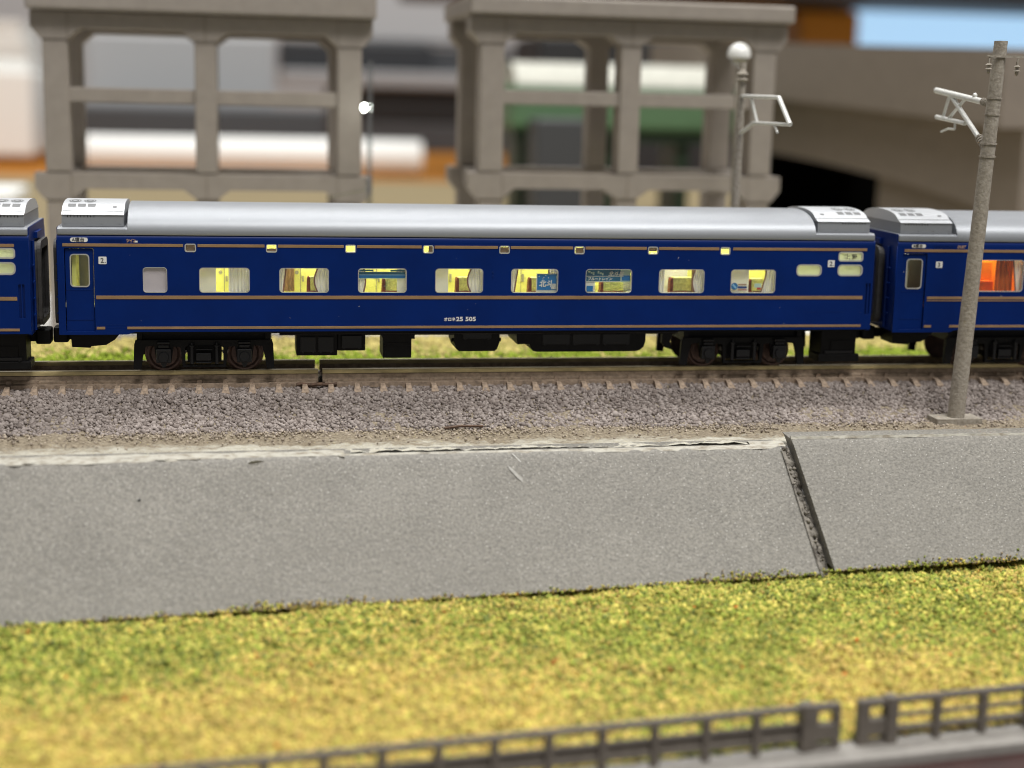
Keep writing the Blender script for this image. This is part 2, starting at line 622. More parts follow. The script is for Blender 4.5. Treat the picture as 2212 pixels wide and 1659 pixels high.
# ---------------------------------------------------------------- loose pieces in bulk
def scatter_mesh(name, P, S, C, m, base, jit=0.35, parent=None, flat=None):
    """P (n,3) mm, S (n,) size mm, C (n,3) colour; base = (verts, tris) of one piece; every piece turned and deformed on its own"""
    bv, bf = base
    bv = np.array(bv, float)
    bf = np.array(bf, int)
    n, k = len(P), len(bv)
    q = RNG.normal(size=(n, 4))
    q /= np.linalg.norm(q, axis=1)[:, None]
    a, b, c, d = q.T
    R = np.stack([np.stack([1 - 2 * (c * c + d * d), 2 * (b * c - a * d), 2 * (b * d + a * c)], -1),
                  np.stack([2 * (b * c + a * d), 1 - 2 * (b * b + d * d), 2 * (c * d - a * b)], -1),
                  np.stack([2 * (b * d - a * c), 2 * (c * d + a * b), 1 - 2 * (b * b + c * c)], -1)], 1)
    V = bv[None] * (1 + jit * RNG.uniform(-1, 1, (n, k, 1)))
    V = V * RNG.uniform(0.65, 1.25, (n, 1, 3))
    V = np.einsum('nij,nkj->nki', R, V)
    if flat is not None:
        V = V * np.array(flat)
    V = V * S[:, None, None] + P[:, None, :]
    V = (V * U).reshape(-1, 3).astype(np.float32)
    F = (bf[None] + (np.arange(n) * k)[:, None, None]).reshape(-1, 3).astype(np.int32)
    me = bpy.data.meshes.new(name)
    me.vertices.add(len(V))
    me.vertices.foreach_set('co', V.ravel())
    me.loops.add(F.size)
    me.loops.foreach_set('vertex_index', F.ravel())
    me.polygons.add(len(F))
    me.polygons.foreach_set('loop_start', np.arange(0, F.size, 3, dtype=np.int32))
    me.polygons.foreach_set('loop_total', np.full(len(F), 3, dtype=np.int32))
    me.update(calc_edges=True)
    ca = me.color_attributes.new('col', 'FLOAT_COLOR', 'POINT')
    cc = np.ones((n, k, 4), np.float32)
    cc[..., :3] = C[:, None, :]
    ca.data.foreach_set('color', cc.ravel())
    me.materials.append(M[m])
    o = bpy.data.objects.new(name, me)
    COL.objects.link(o)
    if parent:
        o.parent = parent
    return o


def ico():
    bm = bmesh.new()
    bmesh.ops.create_icosphere(bm, subdivisions=1, radius=1)
    v = [x.co[:] for x in bm.verts]
    f = [[y.index for y in x.verts] for x in bm.faces]
    bm.free()
    return v, f


OCTA = ([(1, 0, 0), (-1, 0, 0), (0, 1, 0), (0, -1, 0), (0, 0, 1), (0, 0, -1)],
        [(0, 2, 4), (2, 1, 4), (1, 3, 4), (3, 0, 4), (2, 0, 5), (1, 2, 5), (3, 1, 5), (0, 3, 5)])
ICO = ico()

# ballast: crushed stone on both shoulders and between the sleeper ends
n = 50000
x = RNG.uniform(-26, 186, n)
y = RNG.uniform(-10.6, 3.9, n)
keep = ~((np.abs(x - 140.9) < 4.4) & (y < -8.6) & (y > -14)) & ~((y < -9.0 - 0.9 * hash_noise(x, y, 4, 9)) & (RNG.uniform(size=n) < 0.85))
x, y = x[keep], y[keep]
z = top_z(x, y) + RNG.uniform(-0.25, 0.28, len(x)) - 0.12 * (y > -0.6)
s = RNG.uniform(0.17, 0.40, len(x)) * np.where(RNG.uniform(size=len(x)) < 0.06, 1.35, 1.0)
g = RNG.uniform(0, 1, len(x))
t = np.clip((y + 9) / 11, 0, 1)
light = np.array([0.38, 0.332, 0.308])
dark = np.array([0.165, 0.133, 0.118])
C = dark + (light - dark) * np.clip(0.95 * g - 0.30 * t + 0.15, 0, 1)[:, None]
C *= (0.85 + 0.3 * hash_noise(x, y, 9, 4))[:, None]
n2 = 6000
x2 = RNG.uniform(-26, 186, n2)
y2 = RNG.uniform(15.5, 26, n2)
z2 = top_z(x2, y2) + RNG.uniform(-0.2, 0.2, n2)
P = np.concatenate([np.stack([x, y, z], -1), np.stack([x2, y2, z2], -1)])
s = np.concatenate([s, RNG.uniform(0.3, 0.55, n2)])
C = np.concatenate([C, dark + (light - dark) * RNG.uniform(0, 1, n2)[:, None]])
tag(scatter_mesh('ballast_gravel', P, s, C, 'ballast', ICO, 0.3), 'mauve-grey crushed stone ballast along the track', 'gravel', kind='stuff')
# stray grains that rolled onto the plaster strip
n = 2600
x = RNG.uniform(-10, 165, n)
y = -9.0 - np.abs(RNG.normal(0, 3.5, n))
ok = (y > -25)
x, y = x[ok], y[ok]
z = top_z(x, y) + 0.05 + 0.2 * RNG.uniform(size=len(x))
tag(scatter_mesh('stray_gravel', np.stack([x, y, z], -1), RNG.uniform(0.10, 0.26, len(x)), np.array([0.22, 0.18, 0.145]) + (np.array([0.50, 0.46, 0.40]) - 0.18) * RNG.uniform(0, 1, len(x))[:, None],
                 'ballast', ICO, 0.3), 'stray grains scattered on the plaster strip below the ballast', 'gravel', kind='stuff')


# ---------------------------------------------------------------- turf in front
def turf_z(x, y):
    return np.interp(y, [-110, -84, -60, -45.5, -41], [-28.4, -27.9, -26.2, -24.75, -25.0]) + 0.0265 * (x - 10) * np.clip((y + 84) / 40, 0, 1) + 0.9 * (hash_noise(x, y, 14, 21) - 0.5)


def turf_colour(x, y, seed, dull=1.0):
    n = len(x)
    green = np.array([0.275, 0.315, 0.052])
    dgreen = np.array([0.17, 0.205, 0.05])
    yellow = np.array([0.52, 0.455, 0.105])
    straw = np.array([0.54, 0.395, 0.115])
    rust = np.array([0.50, 0.17, 0.035])
    o = np.clip(hash_noise(x, y, 22, seed) * 0.9 + hash_noise(x, y, 8, seed + 1) * 0.45 - 0.42, 0, 1)
    for cx, cy, rx, ry, w in ((41, -71, 26, 10, 0.95), (20, -80, 32, 14, 1.0), (99, -66, 9, 5, 0.9), (96, -76, 14, 6, 0.7), (115, -78, 20, 5, 0.45), (60, -46, 30, 4, 0.35),
                              (11, -54, 14, 6, -0.9), (117, -55, 20, 9, -0.6), (72, -55, 14, 6, -0.35), (88, -62, 10, 6, -0.5), (63, -70, 9, 5, -0.25)):
        o = o + w * np.exp(-((x - cx) / rx) ** 2 - ((y - cy) / ry) ** 2)
    o = np.clip(o + RNG.normal(0, 0.10, n), 0, 1)
    u = RNG.uniform(size=n)
    c = np.empty((n, 3))
    pick = RNG.uniform(size=n)
    isstraw = pick < o
    a = RNG.uniform(size=n)[:, None]
    c[:] = np.where((u < 0.36)[:, None], yellow, np.where((u < 0.86)[:, None], green, dgreen))
    c[isstraw] = np.where((u[isstraw] < 0.55)[:, None], straw, yellow)
    c[u > 0.996] = rust
    c *= (0.58 + 0.75 * a) * (0.86 + 0.28 * hash_noise(x, y, 2.6, 71))[:, None]
    return c * dull


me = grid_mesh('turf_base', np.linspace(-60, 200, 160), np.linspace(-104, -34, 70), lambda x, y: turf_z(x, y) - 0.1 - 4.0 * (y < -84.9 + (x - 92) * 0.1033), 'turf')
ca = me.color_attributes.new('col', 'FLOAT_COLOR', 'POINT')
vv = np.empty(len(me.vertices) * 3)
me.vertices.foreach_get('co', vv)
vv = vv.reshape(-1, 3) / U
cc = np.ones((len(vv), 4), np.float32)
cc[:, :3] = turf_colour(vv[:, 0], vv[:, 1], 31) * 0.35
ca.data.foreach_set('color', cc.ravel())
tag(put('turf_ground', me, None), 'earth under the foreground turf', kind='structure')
n = 165000
x = RNG.uniform(-12, 150, n)
y = -38 - 60 * RNG.uniform(0, 1, n)
ok = y > -84.3 + (x - 92) * 0.1033
x, y = x[ok], y[ok]
n = len(x)
z = turf_z(x, y) + RNG.uniform(-0.15, 0.55, n) * (0.25 + 1.5 * hash_noise(x, y, 1.9, 41))
C = turf_colour(x, y, 31)
s = RNG.uniform(0.18, 0.50, n)
tag(scatter_mesh('grass', np.stack([x, y, z], -1), s, C, 'turf', OCTA, 0.5), 'yellow-green foam turf with straw patches in front of the wall', 'grass', kind='stuff')
# fibres standing between the crumbs
NEEDLE = ([(0.16, 0, 0), (-0.08, 0.14, 0), (-0.08, -0.14, 0), (0, 0, 1.5), (0, 0, -1.5)], [(0, 1, 3), (1, 2, 3), (2, 0, 3), (1, 0, 4), (2, 1, 4), (0, 2, 4)])
n = 60000
x = RNG.uniform(-12, 150, n)
y = -40 - 58 * RNG.uniform(0, 1, n)
ok = y > -84.3 + (x - 92) * 0.1033
x, y = x[ok], y[ok]
z = turf_z(x, y) + RNG.uniform(0.1, 0.7, len(x))
tag(scatter_mesh('grass_fibres', np.stack([x, y, z], -1), RNG.uniform(0.28, 0.62, len(x)), np.clip(turf_colour(x, y, 31) * 1.15, 0, 0.8), 'turf', NEEDLE, 0.2),
    'fine yellow-green fibres standing in the foreground turf', 'grass', kind='stuff')
# crumbs of turf clinging to the foot of the slabs
n = 1900
x = np.concatenate([RNG.normal(95, 5, 230), RNG.normal(34, 6, 220), RNG.normal(128, 8, 150), RNG.uniform(-10, 150, 1300)])
lenl = np.where(x < 106.5, 24.2 * (1 - 0.0011 * x), 25.0 * (1 - 0.0011 * x))
clus = np.where(np.abs(x - 95) < 7, 0.6, np.where(np.abs(x - 34) < 9, 0.5, np.where(np.abs(x - 128) < 9, 0.5, 0.25)))
v = lenl + 0.3 - np.abs(RNG.normal(0, 1, n)) * clus
hh = RNG.uniform(0.0, 0.3, n)
sq = math.sqrt(0.5)
y = np.where(x < 106.5, -26.9, -27.1) - v * sq - hh * sq
z = np.where(x < 106.5, -7.0 + 0.0042 * (x + 45), -5.2) - v * sq + hh * sq
C = turf_colour(x, y, 37)
br = RNG.uniform(size=n) < 0.35
C[br] = np.array([0.20, 0.15, 0.09]) * RNG.uniform(0.6, 1.3, br.sum())[:, None]
tag(scatter_mesh('turf_crumbs', np.stack([x, y, z], -1), RNG.uniform(0.10, 0.26, n), C, 'turf', OCTA, 0.5),
    'loose turf crumbs along the foot of the grey slabs', 'grass', kind='stuff')
# ---------------------------------------------------------------- turf behind the track
n = 26000
x = RNG.uniform(-40, 200, n)
y = RNG.uniform(25.0, 74.0, n)
z = top_z(x, y) + RNG.uniform(-0.1, 0.6, n)
C = turf_colour(x, y * 1.3 - 140, 51)
o = np.clip(1.25 * np.exp(-((y - 46) / 9) ** 2) * (0.35 + 0.9 * hash_noise(x, y, 13, 61)), 0, 1)
gm = RNG.uniform(size=n) < o
C[gm] = np.array([0.25, 0.33, 0.03]) * RNG.uniform(0.6, 1.3, gm.sum())[:, None]
C[~gm] = np.array([0.56, 0.475, 0.17]) * RNG.uniform(0.6, 1.2, (~gm).sum())[:, None]
tag(scatter_mesh('grass', np.stack([x, y, z], -1), RNG.uniform(0.3, 0.7, n), C, 'turf', OCTA, 0.5), 'strip of green and straw turf behind the train', 'grass', kind='stuff')


# ================================================================ RETAINING WALL SLABS
def slab(name, x0, x1, top, proud, length, seed, label, skew=0.0, rise=0.0):
    """sloping foam board, 45 degrees; top = (y, z) of the upper edge"""
    root = empty(name, (x0, top[0], top[1]))
    nx, ny = int((x1 - x0) / 0.5), int(length / 0.5)
    us = np.linspace(0, x1 - x0, nx)
    vs = np.linspace(0, length, ny)
    Ux, V = np.meshgrid(us, vs)
    X = Ux.copy()
    edge = 0.28 * (hash_noise(V * 1.0, V * 0 + 3, 1.7, seed) - 0.5) + 0.16 * (hash_noise(V, V * 0, 0.6, seed + 1) - 0.5)
    X = X + skew * V / length
    h = 0.12 * (hash_noise(X, V, 9, seed) - 0.5) + 0.05 * (hash_noise(X, V, 1.1, seed + 2) - 0.5) + 0.035 * (hash_noise(X, V, 0.55, seed + 3) - 0.5)
    # soft rounded upper edge
    h = h - 0.35 * np.exp(-V / 0.6)
    c = math.sqrt(0.5)
    V = V * (1.0 - 0.0011 * (Ux + x0))
    Y = -V * c - h * c * 1.0
    Z = -V * c + h * c
    ragged = 0.18 * (hash_noise(X, V * 0, 2.2, seed + 6) - 0.5) + 0.15 * (hash_noise(X, V * 0, 0.9, seed + 7) - 0.5)
    last = np.clip((V - (length - 1)) / 1, 0, 1)
    Y -= last * ragged
    Z -= last * ragged
    tilt = rise * Ux
    Pf = np.stack([X, Y, Z + tilt], -1)
    th = 2.6
    Pb = np.stack([X, Y + th * 1.4, Z + tilt + 0.25], -1)
    verts = np.concatenate([Pf.reshape(-1, 3), Pb.reshape(-1, 3)]) * U
    idx = np.arange(nx * ny).reshape(ny, nx)
    off = nx * ny
    F = [tuple(t) for t in np.stack([idx[:-1, :-1], idx[1:, :-1], idx[1:, 1:], idx[:-1, 1:]], -1).reshape(-1, 4).tolist()]
    ring = list(idx[0, :]) + list(idx[1:, -1]) + list(idx[-1, -2::-1]) + list(idx[-2:0:-1, 0])
    for a, b in zip(ring, ring[1:] + ring[:1]):
        F.append((int(a), int(b), int(b) + off, int(a) + off))
    me = bpy.data.meshes.new(name)
    me.from_pydata(verts.tolist(), [], F)
    bm = bmesh.new()
    bm.from_mesh(me)
    bmesh.ops.recalc_face_normals(bm, faces=bm.faces)
    for f in bm.faces:
        f.smooth = True
    for e in bm.edges:
        if len(e.link_faces) == 2 and e.calc_face_angle(0) > 0.6:
            e.smooth = False
    bm.to_mesh(me)
    bm.free()
    put('board', me, 'slab', root)
    tag(root, label, 'retaining wall', 'grey foam wall slabs')
    return root


def ragged_strip(name, x0, x1, yf, wf, z, m, parent, th=0.25, step=0.35, seed=3):
    """thin irregular strip of plaster lying along x"""
    mb = MB()
    xs = np.arange(x0, x1 + step, step)
    a = yf(xs) + 0.22 * (hash_noise(xs, xs * 0, 1.1, seed) - 0.5) + 0.14 * (hash_noise(xs, xs * 0 + 5, 0.45, seed) - 0.5)
    b = yf(xs) - wf(xs) * (0.65 + 0.7 * hash_noise(xs, xs * 0 + 9, 1.6, seed))
    zz = z(xs) + 0.12 * hash_noise(xs, xs * 0 + 2, 0.8, seed)
    vs, fs = [], []
    for X, A, B, Z in zip(xs, a, b, zz):
        vs += [(X, A, Z - th), (X, A - 0.05, Z), (X, (A + B) / 2, Z + 0.03), (X, B, Z - th * 1.4)]
    for i in range(len(xs) - 1):
        for k in range(3):
            fs.append((i * 4 + k, i * 4 + k + 1, i * 4 + 5 + k, i * 4 + 4 + k))
    mb.add(vs, fs)
    return build(name, mb, m, parent, smooth=True, angle=60)


left = slab('retaining_wall_slab', -45, 105.5, (-26.9, -7.0), 0, 24.2, 5, 'long grey sloping wall slab left of the ragged joint', skew=1.6, rise=0.0042)
right = slab('retaining_wall_slab', 106.9, 200, (-27.1, -5.2), 0, 25.0, 9, 'grey sloping wall slab right of the ragged joint, standing slightly proud', skew=1.6)
# plaster along the upper edge (coordinates local to the slab roots)
ragged_strip('plaster_edge', 0, 150.2, lambda x: 1.0 + 0.1 * np.sin(x * 0.09), lambda x: 0.95 + 0.25 * np.sin(x * 0.05), lambda x: -0.12 + 0.0042 * x, 'plaster', left, seed=3)
ragged_strip('plaster_edge', 0, 90, lambda x: 0.5 + 0 * x, lambda x: 0.40 + 0 * x, lambda x: 0.02 + 0 * x, 'plaster', right, seed=8)
# plaster bridging the crack at both ends of it
ragged_strip('plaster_patch', 0, 86, lambda x: 2.3 + 0.3 * np.sin(x * 0.7), lambda x: 1.7 + 0.4 * np.sin(x * 0.31), lambda x: 0.12 + 0.0042 * x, 'plaster', left, seed=13)
ragged_strip('plaster_patch', 146, 151.0, lambda x: 2.6 + 0 * x, lambda x: 2.2 - 0.0 * x, lambda x: 0.70 + 0 * x, 'plaster', left, seed=15)
# broken foam in the joint
mb = MB()
rv = []
c = math.sqrt(0.5)
for i in range(60):
    v = 0.3 + i * 0.40
    xx = 105.5 + 1.6 * v / 24.2
    wl = 0.6 + 0.75 * hash_noise(np.array([v]), np.array([1.0]), 1.0, 77)[0]
    dl = -0.25 - 0.9 * hash_noise(np.array([v]), np.array([4.0]), 0.8, 78)[0]
    for du, dn in ((-0.3, 0.70), (wl * 0.5, 0.62 + dl * 0.5), (wl, 0.5 + dl * 0.8), (1.7, dl + 0.1)):
        rv.append((xx + du, -26.9 - v * c - dn * c, -7.0 - v * c + dn * c))
mb.add(rv, [(i * 4 + k, i * 4 + k + 1, i * 4 + 5 + k, i * 4 + 4 + k) for i in range(59) for k in range(3)])
o = build('broken_edge', mb, 'slab_broken', None, smooth=False)
o.parent = left
o.location = (45 * U, 26.9 * U, 7.0 * U)


n = 170
v = RNG.uniform(0.2, 23.3, n)
xq = 105.5 + 1.6 * v / 24.2 + RNG.uniform(-0.1, 0.9, n)
hq = RNG.uniform(-0.8, 0.25, n)
gq = RNG.uniform(0, 1, n)
Cq = np.array([0.10, 0.088, 0.075]) + np.array([0.20, 0.185, 0.16]) * gq[:, None]
rb = scatter_mesh('joint_rubble', np.stack([xq, -26.9 - v * c - hq * c, -7.0 + 0.6 - v * c + hq * c], -1), RNG.uniform(0.10, 0.34, n), Cq, 'ballast', ICO, 0.4)
rb['kind'] = 'stuff'
rb.parent = left
rb.location = (45 * U, 26.9 * U, 7.0 * U)


# lifted flakes on the left slab
def flake(pts, wid, lift, m='flake'):
    mb = MB()
    vs = []
    for i, (u, v) in enumerate(pts):
        t = i / (len(pts) - 1)
        wv = wid * math.sin(math.pi * min(1, t * 0.92 + 0.06))
        for sgn, k in ((-1, 1.0), (0, 0.55), (1, 0.0)):
            uu = u + sgn * wv
            h = 0.06 + lift * k * math.sin(math.pi * t)
            vs.append((uu + 45, -v * c - h * c, -v * c + h * c))
    mb.add(vs, [(i * 3 + k, i * 3 + k + 1, i * 3 + 4 + k, i * 3 + 3 + k) for i in range(len(pts) - 1) for k in range(2)])
    ob = build('lifted_flake', mb, m, left, smooth=True)
    return ob


flake([(64.0, 0.3), (64.6, 1.6), (65.4, 3.0), (66.2, 4.2), (66.6, 4.9), (66.9, 5.6)], 1.0, 0.42)
build('loose_hair', MB().path([(45 + u_, -v_ * c - h_ * c, -v_ * c + h_ * c) for u_, v_, h_ in ((65.0, 0.1, 0.3), (66.2, 1.6, 0.25), (67.0, 3.4, 0.2), (67.3, 5.0, 0.15), (67.45, 6.6, 0.12), (67.9, 8.0, 0.1))], 0.07, 6), 'white_print', left, smooth=True)
flake([(27.6, 0.8), (28.3, 0.75), (29.2, 0.6), (30.2, 0.45)], 0.18, 0.6)
mb = MB()
mb.add([(Vector((58.2, -6.3 * c, -6.3 * c)) + Vector(p) * 0.34)[:] for p in ICO[0]], ICO[1])
build('dark_speck', mb, 'bg_black', left)
mb = MB()
mb.add([(74.1 + 0.5 * p[0] + 0.2 * p[2], (-11.3 - 0.12 * p[0]) * c + 0.14 * p[1], -11.3 * c + 0.14 * p[2]) for p in ICO[0]], ICO[1])
build('white_speck', mb, 'white_print', left)

# ================================================================ TRACK
GAUGE_C = 9.7


def rail_mesh(x0, x1):
    top, side = MB(), MB()
    prof = [(-0.5, -0.10), (-0.42, -0.02), (0.42, -0.02), (0.5, -0.10), (0.5, -0.66), (0.4, -0.78), (0.4, -1.35), (0.95, -1.62), (0.95, -1.95), (-0.95, -1.95), (-0.95, -1.62),
            (-0.4, -1.35), (-0.4, -0.78), (-0.5, -0.66)]
    top.extrude_profile([prof[k] for k in (13, 0, 1, 2, 3, 4)], x0, x1, closed=True)
    side.extrude_profile([prof[k] for k in (5, 6, 7, 8, 9, 10, 11, 12)], x0, x1, closed=True)
    return top, side


def sleeper_mesh():
    mb = MB()
    mb.prism([(-0.85, -3.2), (0.85, -3.2), (0.62, -1.98), (-0.62, -1.98)], 2.95, 17.7, 'y')
    for yy in (5.2, 14.2):
        for s in (-1, 1):
            mb.prism([(-0.42, -2.0), (0.42, -2.0), (0.34, -1.35), (-0.34, -1.35)], yy + s * 1.05 - 0.32, yy + s * 1.05 + 0.32, 'y')
    # tapered near end that shows in front of the rail
    vs = []
    for yy, zt, hw in ((3.0, -1.95, 0.36), (1.9, -2.0, 0.38), (1.0, -2.4, 0.48), (0.1, -2.85, 0.62)):
        vs += [(-hw - 0.18, yy, -3.8), (-hw, yy, zt), (hw, yy, zt), (hw + 0.18, yy, -3.8)]
    mb.add(vs, [(i * 4 + k, i * 4 + k + 1, i * 4 + 5 + k, i * 4 + 4 + k) for i in range(3) for k in range(3)] + [(12, 13, 14, 15)])
    return mesh_from(mb, 'sleeper')


SLP = sleeper_mesh()
GAPX = 39.45
for side_, (xa, xb, lab) in enumerate(((-60, GAPX - 0.35, 'track section left of the rail joint, brown sleepers under the left bogie'),
                                       (GAPX + 0.35, 230, 'long track section right of the rail joint with weathered brown rails'))):
    tr = empty('railway_track', ((xa + xb) / 2, GAUGE_C, -3))
    tag(tr, lab, 'track', 'track sections')
    ox, oy, oz = (xa + xb) / 2, GAUGE_C, -3
    for yy in (5.2, 14.2):
        t_, s_ = rail_mesh(xa - ox, xb - ox)
        r = build('rail', t_, 'rail_side', tr, loc=(0, yy - oy, -oz))
        build('running_surface', MB().box(xa - ox + 0.02, xb - ox - 0.02, -0.40, 0.40, -0.03, 0.0), 'rail_top', r)
        build('rail_web', s_, 'rail_web', r)
    b = MB().box(xa - ox, xb - ox, 6.4 - oy, 13.0 - oy, -0.6, 0.55)
    build('track_bed', b, 'trackbed', tr)
    b = MB().box(xa - ox + 0.3, xb - ox - 0.3, 3.0 - oy, 4.28 - oy, 0.35, 1.14)
    build('tie_strip', b, 'sleeper', tr)
    k0, k1 = math.ceil((max(xa, -16) + 0.8) / 4.1), math.floor((min(xb, 176) - 0.8) / 4.1)
    for k in range(k0, k1 + 1):
        o = put('sleeper', SLP, 'sleeper', tr, loc=(k * 4.1 - ox, -oy, -oz))
        o.rotation_euler.z = random.uniform(-0.015, 0.015)
# rusty feeder wire and rail joiner lying at the joint
mb = MB()
pts = [(35.6 + i * 0.8, 2.6 + 0.12 * math.sin(i), -2.05 + 0.08 * math.sin(i * 1.7)) for i in range(9)]
mb.path(pts, 0.28, 8)
tag(build('rail_joiner', mb, 'rust', None, smooth=True), 'rusty brown joiner strip lying beside the rail gap', 'joiner')
mb = MB().box(-1.1, 1.1, -0.05, 0.2, -0.6, 0.15)
# dark splinter of wood at the foot of the ballast
mb = MB()
mb.path([(57.5, -10.6, -6.55), (60.0, -10.2, -6.35), (63.5, -10.1, -6.45)], 0.22, 6)
tag(build('wood_splinter', mb, 'rust', None, smooth=True), 'thin dark splinter lying at the foot of the ballast', 'splinter')

# ================================================================ SLEEPING CARS
W = 19.4
ZG, ZB = 21.63, 6.85


def roof_profile(z0=ZG, n=26, zmax=26.05):
    pts = []
    for i in range(n + 1):
        a = math.pi * i / n
        cx, sx = math.cos(a), math.sin(a)
        yy = W / 2 - (W / 2 - 0.05) * math.copysign(abs(cx) ** 0.92, cx)
        pts.append((yy, z0 + (zmax - z0) * abs(sx) ** 0.80))
    return pts


def ac_z(y, zs=24.55, zt=26.32):
    """top curve of the air conditioner"""
    t = min(1.0, abs(y - W / 2) / 7.1)
    return zs + 0.45 + (zt - zs - 0.45) * math.sqrt(max(0, 1 - t ** 2.2))


def make_ac(parent, x0, x1, flip):
    root_mb = MB()
    ys = [W / 2 + 7.1 * k / 14 for k in range(-14, 15)]
    prof = [(1.05, 22.78), (1.2, 24.52)] + [(2.25, 24.98)] + [(y, ac_z(y)) for y in ys[1:-1]] + [(W - 2.25, 24.98), (W - 1.2, 24.52), (W - 1.05, 22.78)]
    # lower cheeks
    side = MB().extrude_profile([(1.05, 22.78), (1.2, 24.52), (W - 1.2, 24.52), (W - 1.05, 22.78)], x0, x1, closed=True)
    ac = build('air_conditioner', side, 'silver', parent)
    top = MB().extrude_profile([(1.02, 24.52)] + prof[2:-2] + [(W - 1.02, 24.52)], x0 - 0.05, x1 + 0.05, closed=True)
    build('cover', top, 'silver_bright', ac, smooth=True, angle=25)
    fx = (lambda a: x0 + a) if not flip else (lambda a: x1 - a)

    def patch(xa, xb, ya, yb, m, name, h=0.03, k=4):
        mb = MB()
        yy = [ya + (yb - ya) * i / k for i in range(k + 1)]
        vs = [(fx(X), Y, ac_z(Y) + h) for Y in yy for X in (xa, xb)]
        mb.add(vs, [(2 * i, 2 * i + 1, 2 * i + 3, 2 * i + 2) for i in range(k)])
        return build(name, mb, m, ac)
    ln = x1 - x0
    for xa in (0.75, 2.2, 3.65):
        gpa = patch(xa, xa + 1.15, 3.15, 4.35, 'grille', 'grille')
    patch(ln - 1.75, ln - 1.1, 3.0, 3.45, 'grille', 'hatch')
    # seam line and vents
    build('seam', MB().box(x0 + 0.05, x1 - 0.05, 2.2, 2.3, 24.975, 25.03), 'grille', ac)
    for j in range(3):
        for i in range(5):
            xa = fx(0.85 + j * 1.45 + i * 0.24)
            build('vent', MB().box(xa - 0.05, xa + 0.05, 1.10, 1.2, 24.15, 24.42), 'black', ac) if i % 2 == 0 else None
    for i in range(4):
        xa = x0 + 0.5 + i * (ln - 1) / 3
        build('rivet', MB().lathe([(0.11, 0), (0.11, 0.05), (0.05, 0.09)], (xa, 1.02, 23.25), 'y', 8), 'silver', ac)
    # two round fans on the crown
    for cx in (1.55, 3.75):
        for r0, r1 in ((0.35, 0.55), (0.75, 0.9)):
            mb = MB()
            k = 20
            vs = []
            for i in range(k):
                g = 2 * math.pi * i / k
                for r in (r0, r1):
                    Y = 6.6 + r * 1.5 * math.sin(g)
                    vs.append((fx(cx) + r * math.cos(g) * 1.0, Y, ac_z(Y) + 0.04))
            mb.add(vs, [(2 * i, 2 * i + 1, (2 * i + 3) % (2 * k), (2 * i + 2) % (2 * k)) for i in range(k)])
            build('fan_ring', mb, 'grille', ac)
    return ac


def make_bogie_meshes():
    d = {}
    fr = MB()
    for ya, yb in ((2.3, 3.0), (W - 3.0, W - 2.3)):
        # side frame silhouette: end guards, arched over the wheels, low tie bar between
        fr.prism([(-10.4, 5.2), (-10.6, 4.5), (-10.75, 0.75), (-9.6, 0.6), (-9.3, 2.6), (-8.9, 4.2), (-7.6, 4.35), (-7.3, 1.9), (-5.0, 1.9), (-4.7, 4.2), (-3.6, 4.1), (-3.3, 1.0), (-2.9, 0.85),
                  (-2.9, 4.0), (-2.4, 4.4), (2.4, 4.4), (2.9, 4.0), (2.9, 0.85), (3.3, 1.0), (3.6, 4.1), (4.7, 4.2), (5.0, 1.9), (7.3, 1.9), (7.6, 4.35), (8.9, 4.2), (9.3, 2.6), (9.6, 0.6),
                  (10.75, 0.75), (10.6, 4.5), (10.4, 5.2)], ya, yb)
        fr.box(-3.3, 3.3, ya - 0.05, yb + 0.05, 0.95, 1.25)
    fr.box(-9.5, 9.5, 3.3, W - 3.3, 4.9, 6.5)
    fr.box(-2.6, 2.6, 3.05, W - 3.05, 1.6, 4.95)
    fr.box(-10.2, -9.4, 2.6, W - 2.6, 4.6, 6.5)
    fr.box(9.4, 10.2, 2.6, W - 2.6, 4.6, 6.5)
    d['frame'] = mesh_from(fr, 'bogie')
    wh = MB().lathe([(0.6, -0.15), (2.0, -0.15), (2.05, -0.05), (2.35, -0.25), (2.62, -0.25), (2.66, 0.55), (3.05, 0.75), (3.0, 1.0), (0.6, 1.0)], (0, 0, 0), 'y', 40)
    d['wheel'] = mesh_from(wh, 'wheel', True, 30)
    ab = MB().bbox(-1.15, 1.15, 1.55, 2.6, 1.7, 3.9, 0.15)
    ab.lathe([(0.75, -0.25), (0.8, -0.1), (0.8, 0.2)], (0, 1.5, 2.7), 'y', 16)
    ab.bbox(-0.8, 0.8, 1.7, 2.5, 4.05, 4.5, 0.1)
    ab.bbox(-0.95, 0.95, 1.6, 2.5, 4.62, 5.0, 0.12)
    ab.prism([(-0.5, 1.7), (0.5, 1.7), (0.2, 1.0), (-0.2, 1.0)], 1.8, 2.4)
    d['axle_box'] = mesh_from(ab, 'axle_box')
    sp = MB()
    for s in (-1, 1):
        sp.lathe([(0.30, 1.5), (0.30, 4.2), (0.5, 4.25), (0.5, 4.45), (0.2, 4.5), (0.15, 4.85)], (-1.9 * s, 2.0, 0), 'z', 12)
    sp.bbox(-1.25, 1.05, 1.7, 2.4, 2.0, 3.2, 0.12)
    sp.bbox(-1.3, 1.1, 1.75, 2.4, 1.62, 1.86, 0.06)
    sp.box(-1.2, 1.2, 1.9, 2.4, 3.7, 3.85)
    d['bolster'] = mesh_from(sp, 'bolster')
    bk = MB().prism([(-0.42, 3.1), (0.38, 3.1), (0.5, 3.65), (-0.3, 3.65)], 2.9, 3.9)
    d['brake'] = mesh_from(bk, 'brake_shoe')
    return d


BG = make_bogie_meshes()


